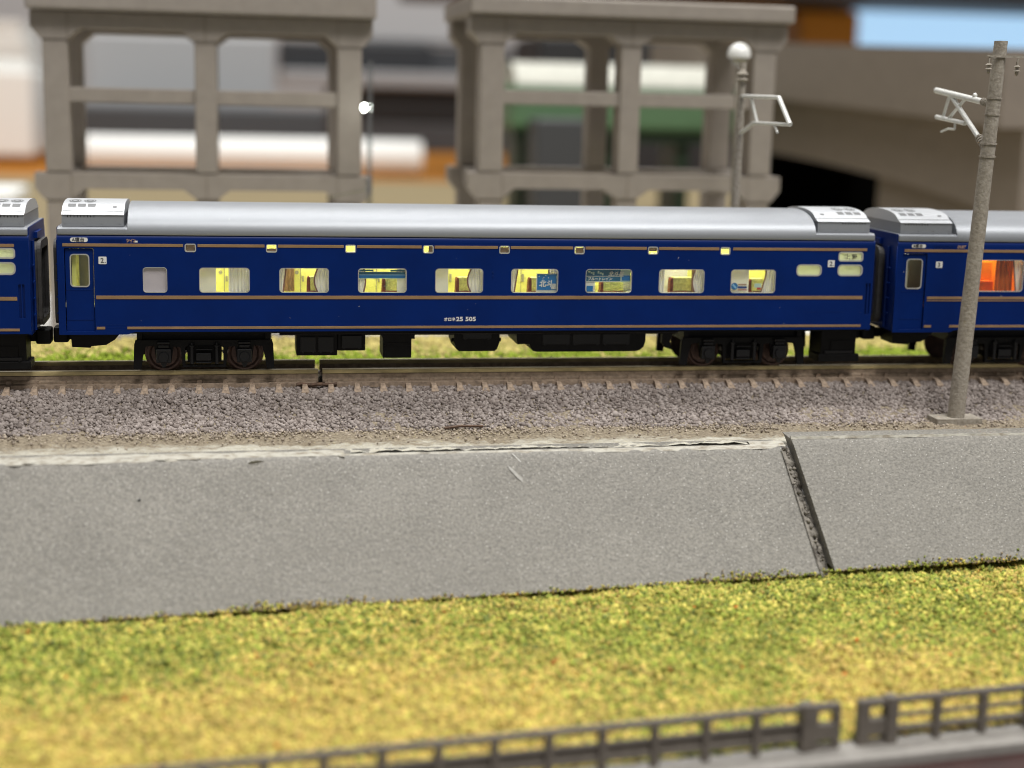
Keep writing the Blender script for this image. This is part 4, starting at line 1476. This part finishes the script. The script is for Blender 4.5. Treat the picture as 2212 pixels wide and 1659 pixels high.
# ---- left car: only its right end is in view
lw = [dict(x=(123.7, 128.0), z=(15.72, 17.6), r=0.72, fill='frosted', fw=0.2), dict(x=(123.7, 128.0), z=(18.12, 19.70), r=0.5, fill='frosted', fw=0.2),
      dict(x=(116.6, 120.92), z=(15.7, 17.6), r=0.72, fill='frosted', fw=0.2)]
leftcar = make_car((-133.8, -1.3, 0), math.radians(-0.15), 'blue sleeping car cut by the left edge of the picture, its dark gangway showing', dict(
    door=False, windows=lw, slots=[(128.3, 129.2, 9.2, 14.3)], bands=[(40, 127.9, 19.85, 20.30), (40, 128.1, 11.88, 12.42), (40, 128.3, 7.27, 7.66)], lines=[], lit='yellow',
    lamps=[(112, 128.5)], partitions=[]))


# ---- right car: orange lit
def wo_orange(root, wo, X, Z):
    quad('seat_back', X, Z, 4.4, 0.05, 0.62, 0.30, 0.95, 'orange_wall', wo, 0.8)
    quad('seat', X, Z, 3.0, 0.0, 0.58, -0.2, 0.33, 'orange_seat', wo, 1.6)
    xa = lambda u: X[0] + (X[1] - X[0]) * u
    wavy('orange_curtain', xa(0.52), xa(0.86), Z[0] - 0.1, Z[1] + 0.1, 1.6, 'orange_curtain', wo, amp=0.18, per=0.8)
    wavy('orange_curtain', xa(-0.1), xa(0.12), Z[0] - 0.1, Z[1] + 0.1, 1.6, 'orange_curtain', wo, amp=0.18, per=0.8)
    cur(wo, X, Z, 0.82, 1.03, -1, 3)


XO = 133.55
rw = [dict(x=(13.9, 22.6), z=(13.3, 18.6), r=0.6, make=wo_orange), dict(x=(27.0, 35.7), z=(13.3, 18.6), r=0.6, make=wo_orange)]
rightcar = make_car((XO, -0.95, 0), math.radians(-0.6), 'blue sleeping car behind the mast on the right with an orange lit window', dict(
    door=True, windows=rw, slots=[], bands=[(1.2, 60, 19.85, 20.30), (5.7, 60, 12.0, 12.45), (5.7, 60, 11.68, 11.84), (5.5, 6.75, 7.27, 7.66), (10.0, 60, 7.27, 7.66)],
    lines=[], lit='orange', door_fill=True, lamps=[(12, 40)], partitions=[12.0, 25.0, 38.0]))
pl = plate('class_plate', rrect(2.4, 4.85, 20.52, 21.12, 0.28), [], -0.05, 0.02, 'white_print', rightcar)
text('lettering', 'B寝台', 2.62, 20.62, 0.62, 'dark_print', pl, -0.07, xs=1.05, bold=0.012)
pn = plate('number_plate', rrect(6.85, 8.0, 17.25, 18.3, 0.1), [], -0.05, 0.02, 'white_print', rightcar)
text('lettering', '3', 7.38, 17.45, 0.95, 'dark_print', pn, -0.07, align='CENTER', bold=0.015)
text('logo_lettering', 'DUET', 10.4, 20.52, 0.62, 'bronze_print', rightcar, -0.03, bold=0.02, shear=0.2, xs=0.9)


# ================================================================ CATENARY MASTS
def rough_pole(x, y, z0, z1, r0, r1, lean, seed=1):
    mb = MB()
    n, k = 14, 60
    vs = []
    for j in range(k + 1):
        t = j / k
        z = z0 + (z1 - z0) * t
        r = r0 + (r1 - r0) * t
        for i in range(n):
            g = 2 * math.pi * i / n
            rr = r * (1 + 0.035 * (random.random() - 0.5))
            vs.append((x + lean * t + rr * math.cos(g), y + rr * math.sin(g), z))
    fs = [(j * n + i, j * n + (i + 1) % n, (j + 1) * n + (i + 1) % n, (j + 1) * n + i) for j in range(k) for i in range(n)]
    fs += [tuple(range(n)), tuple(range(k * n, (k + 1) * n))]
    mb.add(vs, fs)
    return mb


def insulator(parent, x, y, z, m):
    mb = MB().path([(x + 0.15, y, z + 0.1), (x - 0.05, y, z - 0.35), (x, y, z - 0.9)], 0.17, 8)
    prof = [(0.12, -0.8), (0.35, -0.95), (0.52, -1.12), (0.25, -1.2), (0.25, -1.5), (0.38, -1.6), (0.56, -1.78), (0.28, -1.85), (0.28, -2.2), (0.12, -2.45)]
    mb.lathe(prof, (x, y, z), 'z', 14)
    return build('insulator', mb, m, parent, smooth=True, angle=30)


# front mast (its own coordinates start at the foot)
mast = empty('catenary_mast', (140.9, -11.0, -7.0))
tag(mast, 'tall grey concrete catenary mast standing in front of the train', 'mast', 'catenary masts')
LEAN = 2.75
build('pole', rough_pole(0, 0, 0.3, 60.7, 1.36, 1.02, LEAN), 'concrete', mast, smooth=True, angle=50)
build('base', MB().bbox(-3.9, 3.9, -1.7, 2.2, -0.4, 1.15, 0.12).box(-0.35, -0.2, -1.74, -1.6, -0.4, 1.0), 'concrete', mast)


def ring(parent, z, r, h):
    lx = LEAN * z / 60.7
    build('clamp', MB().lathe([(r, -h / 2), (r + 0.08, -h / 2), (r + 0.08, h / 2), (r, h / 2)], (lx, 0, z), 'z', 18), 'concrete', parent, smooth=True)


for zz in (51.9, 49.4):
    ring(mast, zz, 1.13, 0.2)
for zz in (44.9, 42.9):
    ring(mast, zz, 1.2, 0.25)
lx = LEAN * 0.84
ca_ = build('cantilever', MB().tube((lx, 0.9, 51.1), (lx, 20.4, 53.2), 0.50, 0.50, 12), 'metal_white', mast, smooth=True)
build('brace', MB().tube((lx, 0.9, 43.9), (lx, 14.6, 52.2), 0.42, 0.38, 12), 'metal_white', ca_, smooth=True)
build('steady_arm', MB().tube((lx, 9.0, 47.9), (lx, 19.6, 48.8), 0.36, 0.36, 10), 'metal_white', ca_, smooth=True)
build('drop_bracket', MB().tube((lx, 15.3, 52.4), (lx, 17.2, 48.7), 0.26, 0.26, 8).tube((lx, 9.5, 51.9), (lx, 15.2, 48.5), 0.26, 0.26, 8), 'metal_white', ca_, smooth=True)
build('registration_arm', MB().path([(lx, 12.6, 47.9), (lx, 12.6, 46.9), (lx, 15.0, 46.95), (lx, 17.4, 46.4)], 0.2, 8), 'metal_white', ca_, smooth=True)
build('wire_clip', MB().lathe([(0.28, -0.3), (0.45, -0.1), (0.45, 0.1), (0.28, 0.3)], (lx, 6.4, 52.35), 'x', 10), 'metal_white', ca_, smooth=True)
for a, b_ in (((lx, 0.9, 51.1), (lx, 3.6, 51.4)), ((lx, 1.2, 44.1), (lx, 4.2, 45.9))):
    a, b_ = Vector(a), Vector(b_)
    mb = MB()
    for i in range(6):
        p = a + (b_ - a) * (i / 6)
        q_ = a + (b_ - a) * ((i + 0.55) / 6)
        mb.tube(p, q_, 0.66, 0.66, 12)
    build('insulator', mb, 'concrete', ca_, smooth=True, angle=30)
lx2 = LEAN * 0.955
xa = build('cross_arm', MB().box(lx2 - 2.6, lx2 + 4.2, -1.25, -0.85, 58.15, 58.5), 'concrete', mast)
insulator(xa, lx2 - 2.15, -1.05, 58.1, 'concrete')
insulator(xa, lx2 + 2.6, -1.05, 57.9, 'concrete')

# rear mast beyond the train
LEAN2 = 0.6
m2 = empty('catenary_mast', (115.6, 31.0, -6.0))
tag(m2, 'blurred catenary mast behind the train beside the right viaduct pier', 'mast', 'catenary masts')
build('pole', rough_pole(0, 0, 0, 56.6, 1.15, 0.62, LEAN2, 4), 'concrete', m2, smooth=True, angle=50)
build('base', MB().bbox(-3.4, 3.4, -1.6, 1.6, -0.6, 1.0, 0.12), 'concrete', m2)
c2 = build('cantilever', MB().tube((0.5, -0.6, 50.6), (0.9, -18.5, 50.4), 0.35, 0.35, 10), 'metal_white', m2, smooth=True)
build('brace', MB().tube((0.5, -0.6, 44.0), (0.7, -7.0, 46.0), 0.35, 0.35, 10).tube((0.7, -7.0, 46.0), (0.9, -24.5, 46.0), 0.3, 0.3, 10), 'metal_white', c2, smooth=True)
build('drop_bracket', MB().tube((0.9, -18.5, 50.4), (0.9, -24.5, 46.0), 0.42, 0.42, 10).tube((0.6, -5.0, 50.5), (0.8, -8.5, 46.0), 0.26, 0.26, 8), 'metal_white', c2, smooth=True)
build('registration_arm', MB().tube((0.8, -17.0, 46.0), (0.8, -19.0, 44.6), 0.22, 0.22, 8), 'metal_white', c2, smooth=True)
build('insulator', MB().lathe([(0.5, -1.2), (1.1, -0.8), (0.6, -0.4), (1.1, 0.2), (0.6, 0.6), (0.4, 1.2)], (0.4, -0.4, 54.3), 'z', 12), 'concrete', m2, smooth=True)


# ================================================================ VIADUCT PIERS
def make_pier(x, y, dz, label, deck=7.0):
    root = empty('viaduct_pier', (x, y, -11.0))
    tag(root, label, 'pier', 'multi-storey viaduct piers')
    Wd, cw = 66.4, 5.2
    cols = ((0, cw), (31.0, 35.6), (Wd - cw, Wd))
    S = 36.9
    LV = (0.0, S, S + 33.3)      # foot, first cap, second cap
    z0 = dz

    def haunch(xa, xb, zt, h=2.2, wdt=3.2):
        return [(xa, zt), (xb, zt)]
    for fy, m in ((0, 'pier'), (30, 'pier')):
        for k in range(2):
            zb, zt = z0 + LV[k], z0 + LV[k + 1]
            for (a, b) in cols:
                build('column', MB().bbox(a, b, fy, fy + 6, zb + (0 if k == 0 else 0.01), zt - 4.0, 0.25), m, root)
            # middle beam
            for a, b in ((cols[0][1], cols[1][0]), (cols[1][1], cols[2][0])):
                build('middle_beam', MB().bbox(a - 0.05, b + 0.05, fy + 0.6, fy + 5.4, zb + 14.6, zb + 17.7, 0.2), m, root)
            # cap beam with haunches at the columns and flared ends
            pts = [(-2.3, zt - 0.2), (-2.3, zt - 3.4), (-0.4, zt - 5.8), (cw, zt - 5.8)]
            c0, c1 = cols[0][1], cols[1][0]
            pts += [(c0 + 2.6, zt - 3.5 - 0.0), (c1 - 2.6, zt - 3.5), (c1, zt - 5.4), (cols[1][1], zt - 5.4)]
            c0, c1 = cols[1][1], cols[2][0]
            pts += [(c0 + 2.6, zt - 3.5), (c1 - 2.6, zt - 3.5), (c1, zt - 5.8), (Wd + 0.4, zt - 5.8), (Wd + 2.3, zt - 3.4), (Wd + 2.3, zt - 0.2)]
            build('cap_beam', MB().prism(pts, fy - 0.25, fy + 6.25), m, root)
    for k in range(2):
        zt = z0 + LV[k + 1]
        for a in (0.6, Wd - 4.6):
            build('cross_beam', MB().bbox(a, a + 4, 6.3, 29.7, zt - 3.6, zt - 0.3, 0.2), 'pier', root)
        for (a, b) in cols:
            build('joint_line', MB().box(a - 0.05, b + 0.05, -0.06, 0.05, zt - 6.15, zt - 5.95), 'pier_dark', root)
        for a in (5.1, Wd - 5.3):
            build('joint_line', MB().box(a, a + 0.2, -0.3, -0.2, zt - 6.3, zt - 0.3), 'pier_dark', root)
        build('joint_line', MB().box(33.15, 33.4, -0.3, -0.2, zt - 5.8, zt - 0.3), 'pier_dark', root)
    # deck slab on top
    build('deck', MB().bbox(-2.9, Wd + 2.9, -3.0, 39, z0 + LV[2] + 0.02, z0 + LV[2] + deck, 0.5), 'pier', root)
    return root


make_pier(-12.8, 100.0, 0.0, 'brown-grey two-storey viaduct pier on the left behind the train', 8.0)
make_pier(78.6, 94.0, 1.6, 'brown-grey two-storey viaduct pier on the right, beside the blurred mast', 3.8)

# clear lamp post with a lit LED beside the left pier
lp = empty('lamp_post', (54.6, 93.0, -11.5))
tag(lp, 'clear plastic post with a small bright light at the left pier', 'lamp')
build('post', MB().tube((0, 0, 0), (0.2, 0, 62), 0.9, 0.6, 12).tube((0, 0.5, 35), (-9, 1.5, 33), 0.25, 0.2, 6), 'clear_plastic', lp, smooth=True)
build('bulb', MB().lathe([(0.05, -0.8), (0.4, -0.5), (0.52, 0), (0.4, 0.5), (0.05, 0.8)], (-1.2, -1.2, 52.2), 'z', 16), 'led', lp, smooth=True)

# ================================================================ FENCE IN FRONT
ledge_z = -27.3


FA = math.radians(5.9)


def fence_pt(x):
    return (92 + (x - 92) * math.cos(FA), -85.4 + (x - 92) * math.sin(FA), ledge_z)


def fence_panel(x0, x1, gate_side, label):
    root = empty('trackside_fence', fence_pt(x0), (0, 0, FA))
    tag(root, label, 'fence', 'trackside fence panels')
    L_ = x1 - x0
    build('top_rail', MB().bbox(0, L_, -0.42, 0.42, 4.55, 5.25, 0.12), 'fence', root)
    build('middle_rail', MB().bbox(0, L_, -0.25, 0.25, 2.85, 3.25, 0.08), 'fence', root)
    build('bottom_rail', MB().bbox(0, L_, -0.3, 0.3, 1.15, 1.75, 0.08), 'fence', root)
    build('kick_plate', MB().box(0.1, L_ - 0.1, 0.05, 0.25, 1.7, 2.9), 'fence', root) if gate_side > 0 else None
    n_ = int(L_ // 5.95)
    for i in range(n_ + 1):
        px = (L_ - 5.95 * i) if gate_side > 0 else 5.95 * i
        if 0 <= px <= L_:
            build('post', MB().bbox(px - 0.42, px + 0.42, -0.5, 0.5, 0, 4.9, 0.08), 'fence', root)
    # end block with a small opening
    xe = L_ if gate_side > 0 else 0
    s = gate_side
    a, b_ = (xe, xe + s * 4.1)
    a, b_ = min(a, b_), max(a, b_)
    plate('end_block', rrect(a, b_, 0, 5.2, 0.15), [rrect(a + 1.3, b_ - 0.7, 2.9, 4.5, 0.15), rrect(a + 1.3, b_ - 0.7, 0.3, 1.1, 0.15)], -0.5, 0.5, 'fence', root)
    build('end_post', MB().bbox(xe - 0.7, xe + 0.7, -0.8, 0.8, 0, 5.5, 0.15), 'fence', root)
    return root


fence_panel(-40, 87.8, 1, 'long brown trackside fence panel in the foreground, left of the gap')
fence_panel(98.3, 170, -1, 'brown trackside fence panel in the foreground right corner')
build_ = build('fence_ledge', MB().bbox(-150, 110, -3.8, 1.4, -3.1, -0.02, 0.2), 'ledge', loc=fence_pt(92), rot=(0, 0, FA))
tag(build_, 'grey ledge carrying the foreground fence', 'ledge')
o = build('layout_edge', MB().bbox(-150, 130, -13, -3.9, -6, -1.1, 0.2), 'maroon', loc=fence_pt(92), rot=(0, 0, FA))
tag(o, 'dark maroon board edge below the fence in the lower right corner', 'board')

# ================================================================ BACKGROUND (far out of focus)
TB = -12.0
o = build('layout_board', MB().box(-700, 900, 74, 800, -30, TB), 'plywood')
tag(o, 'tan plywood board under the viaduct piers', kind='structure')
o = build('desk', MB().box(-900, 1400, 800.5, 2100, -40, -15), 'desk_wood')
tag(o, 'orange wooden desk behind the layout', kind='structure')
o = build('back_wall', MB().box(-1500, 2400, 2100, 2120, -60, 900), 'bg_palegrey')
tag(o, 'pale grey wall behind everything', kind='structure')
me = grid_mesh('paper_sheet', np.linspace(-150, 175, 90), np.linspace(76, 185, 40), lambda x, y: TB + 0.4 + 1.2 * hash_noise(x, y, 17, 3) + 0.5 * hash_noise(x, y, 6, 8), 'paper')
tag(put('paper_sheet', me, None), 'crumpled white paper sheet lying under the viaduct piers', 'paper')

o = build('paper_roll', MB().lathe([(4, 0), (13, 0), (13.2, 1), (13.2, 245), (13, 246), (4, 246)], (-80, 930, -1.5), 'x', 32), 'bg_white', smooth=True, angle=30)
tag(o, 'long white roll lying behind the left pier', 'roll')
o = build('dark_case', MB().bbox(-95, 100, 1000, 1100, -15, 33, 3), 'bg_charcoal')
tag(o, 'dark grey low case seen through the lower openings of the left pier', 'case')
o = build('grey_box', MB().bbox(-95, 62, 1110, 1250, -15, 92, 3), 'bg_palegrey')
tag(o, 'mid grey box seen through the upper openings of the left pier', 'box')
# black appliance with grey trays, between the two piers
pr = empty('printer', (229, 1500, -15))
tag(pr, 'black appliance with a grey tray between the two piers', 'appliance')
k_ = 1.32
build('base', MB().bbox(-75 * k_, 90 * k_, -60, 60, 0, 24 * k_, 3), 'bg_charcoal', pr)
build('body', MB().bbox(-75 * k_, 90 * k_, -60, 60, 24 * k_ + 0.5, 52 * k_, 3), 'bg_black', pr)
build('tray', MB().bbox(-116 * k_, 70 * k_, -75, 55, 52 * k_ + 0.5, 65 * k_, 3), 'bg_grey', pr)
build('side_unit', MB().bbox(8.5 * k_, 95 * k_, -20, 60, 65 * k_ + 0.5, 86 * k_, 3), 'bg_charcoal', pr)
build('upper_unit', MB().bbox(-116 * k_, 8 * k_, -40, 60, 65 * k_ + 0.5, 89 * k_, 3), 'bg_dark', pr)
build('lid', MB().bbox(-60 * k_, 75 * k_, -30, 60, 89 * k_ + 0.5, 135 * k_, 4), 'bg_palegrey', pr)
o = build('white_box', MB().bbox(-330, -126, 1000, 1120, -8, 58, 3), 'bg_white')
tag(o, 'white box at the left edge behind the left pier', 'box')
st = empty('paper_stack', (-200, 1060, 58.5))
tag(st, 'stack of white paper on the white box at the left edge', 'paper')
for i in range(4):
    build('sheet_bundle', MB().bbox(-120 + i * 3, 72 - i * 2, -50, 50, i * 9.2, i * 9.2 + 8.6, 1.0), 'bg_white' if i % 2 == 0 else 'paper', st)
o = build('plinth', MB().box(-330, -126, 1005, 1115, -15, -8.1), 'desk_wood')
tag(o, 'orange wooden plinth under the white box at the left edge', 'plinth')
o = build('pale_tray', MB().bbox(-330, -80, 540, 600, -15, -6, 1.5), 'bg_white')
tag(o, 'pale low tray at the left edge in front of the desk', 'tray')
# green boxy model on legs
gt = empty('green_coach', (198, 440, TB))
tag(gt, 'blurred green coach model with pale roof behind the right pier', 'coach model')
build('body', MB().bbox(-54, 70, -20, 20, 43, 62, 2), 'green', gt)
pr_ = [(-20, 62.1)] + [(-20 + 40 * i / 12, 62.1 + 10 * math.sin(math.pi * i / 12) ** 0.7) for i in range(1, 12)] + [(20, 62.1)]
build('roof', MB().extrude_profile(pr_, -52, 68, closed=True), 'roof_pale', gt, smooth=True)
for xx in (-50, -12, 22, 60):
    build('leg', MB().bbox(xx, xx + 6, -14, 14, 0, 43, 0.6), 'green_dark', gt)
build('underside', MB().box(-52, 68, -17, 17, 38, 42.9), 'green_dark', gt)
o = build('charcoal_box', MB().bbox(150, 178, 395, 415, TB, 36, 1.2), 'bg_charcoal')
tag(o, 'charcoal box standing in front of the green coach model', 'box')
o = build('black_case', MB().bbox(250, 420, 900, 1010, -15, 92, 3), 'bg_dark')
tag(o, 'black case behind the green coach model', 'case')
gl = empty('globe_lamp', (131.0, 78, TB))
tag(gl, 'white globe lamp behind the rear mast', 'lamp')
GLB = [(2.4 * math.sin(math.pi * i / 12) + 0.01, -2.4 * math.cos(math.pi * i / 12)) for i in range(13)]
build('globe', MB().lathe(GLB[5:], (0, 0, 65.5), 'z', 24), 'globe', gl, smooth=True, angle=60)
build('lower_globe', MB().lathe(GLB[:6], (0, 0, 65.4), 'z', 24), 'clear_plastic', gl, smooth=True, angle=60)
build('stem', MB().tube((0, 0, 0), (0, 0, 62.5), 0.55, 0.45, 10), 'concrete', gl, smooth=True)


# curved double-deck viaduct on the right
def curved_wall(name, pts, th, m, parent):
    """pts: (x, y, z_bottom, z_top); wall of given thickness to the far side"""
    mb = MB()
    vs = []
    n = len(pts)
    for i, (x, y, a, b) in enumerate(pts):
        p, q_ = pts[max(0, i - 1)], pts[min(n - 1, i + 1)]
        d = Vector((q_[0] - p[0], q_[1] - p[1], 0)).normalized()
        nrm = Vector((-d.y, d.x, 0)) * th
        vs += [(x, y, a), (x, y, b), (x + nrm.x, y + nrm.y, b), (x + nrm.x, y + nrm.y, a)]
    fs = []
    for i in range(n - 1):
        for k in range(4):
            fs.append((i * 4 + k, i * 4 + (k + 1) % 4, i * 4 + 4 + (k + 1) % 4, i * 4 + 4 + k))
    fs += [(0, 1, 2, 3), tuple((n - 1) * 4 + k for k in range(4))]
    mb.add(vs, fs)
    return build(name, mb, m, parent, smooth=True, angle=30)


def interp_path(keys, n=24):
    ks = np.array(keys, float)
    t = np.linspace(0, len(ks) - 1, n)
    from_ = [np.interp(t, np.arange(len(ks)), ks[:, c]) for c in range(4)]
    out = np.stack(from_, -1)
    k = np.ones(5) / 5
    for c in range(4):
        pad = np.concatenate([[out[0, c]] * 2, out[:, c], [out[-1, c]] * 2])
        out[:, c] = np.convolve(pad, k, 'valid')
    return [tuple(r) for r in out]


vd = empty('curved_viaduct', (284, 341, TB))
tag(vd, 'brown-grey curved double-deck viaduct at the right behind the mast', 'viaduct')
base = (284, 341, TB)


def rel(keys):
    return [(x - base[0], y - base[1], a - base[2], b - base[2]) for x, y, a, b in keys]


up = rel(interp_path([(252, 520, 51, 72.5), (268, 426, 48.4, 70.7), (284, 341, 44.0, 67.0), (287, 245, 40.2, 63.4), (280, 190, 38, 61)]))
lo = rel(interp_path([(256, 520, 28, 50.9), (272, 426, 25.0, 48.3), (288, 341, 19.8, 43.9), (291, 245, 13.0, 40.1), (284, 190, 9, 37.9)]))
curved_wall('upper_deck', up, -26, 'viaduct', vd)
curved_wall('lower_deck', lo, -22, 'viaduct', vd)
curved_wall('support_wall', rel(interp_path([(289.2, 322, TB, 18.4), (290.8, 295, TB, 16.5), (291.5, 245, TB, 12.9), (284.5, 190, TB, 8.9)])), -20, 'viaduct', vd)
curved_wall('rim', [(x - 0.5, y - 0.3, b - 1.6, b + 0.6) for x, y, a, b in up], -3, 'viaduct_dark', vd)
curved_wall('ledge', [(x - 0.35, y - 0.2, a + 6.0, a + 6.6) for x, y, a, b in up], -2, 'viaduct_dark', vd)
o = build('shade_block', MB().bbox(279, 345, 372, 520, TB, 24, 1.5), 'shade_black')  # added black block, stands in for the shade inside the opening
tag(o, 'black block added as the shade in the opening under the curved viaduct', 'shade block')
# bright picture panel at the top right, orange box beside it and dark shelf above
o = build('picture_panel', MB().bbox(538, 960, 1000, 1010, -15, 128, 1.5), 'sky_blue')
tag(o, 'light blue lit screen at the top right behind the viaduct', 'screen')
o = build('orange_box', MB().bbox(484, 536, 985, 1030, -15, 122, 3), 'orange_bg')
tag(o, 'orange box left of the light blue screen', 'box')
o = build('white_canister', MB().lathe([(16, 0), (17, 1), (17, 100), (15, 103), (6, 104)], (462, 1000, -15), 'z', 24), 'bg_white', smooth=True, angle=30)
tag(o, 'white canister left of the orange box at the upper right', 'canister')
o = build('dark_shelf', MB().bbox(165, 1100, 900, 1100, 124, 170, 3), 'bg_dark')
tag(o, 'dark shelf edge along the top of the picture', 'shelf')
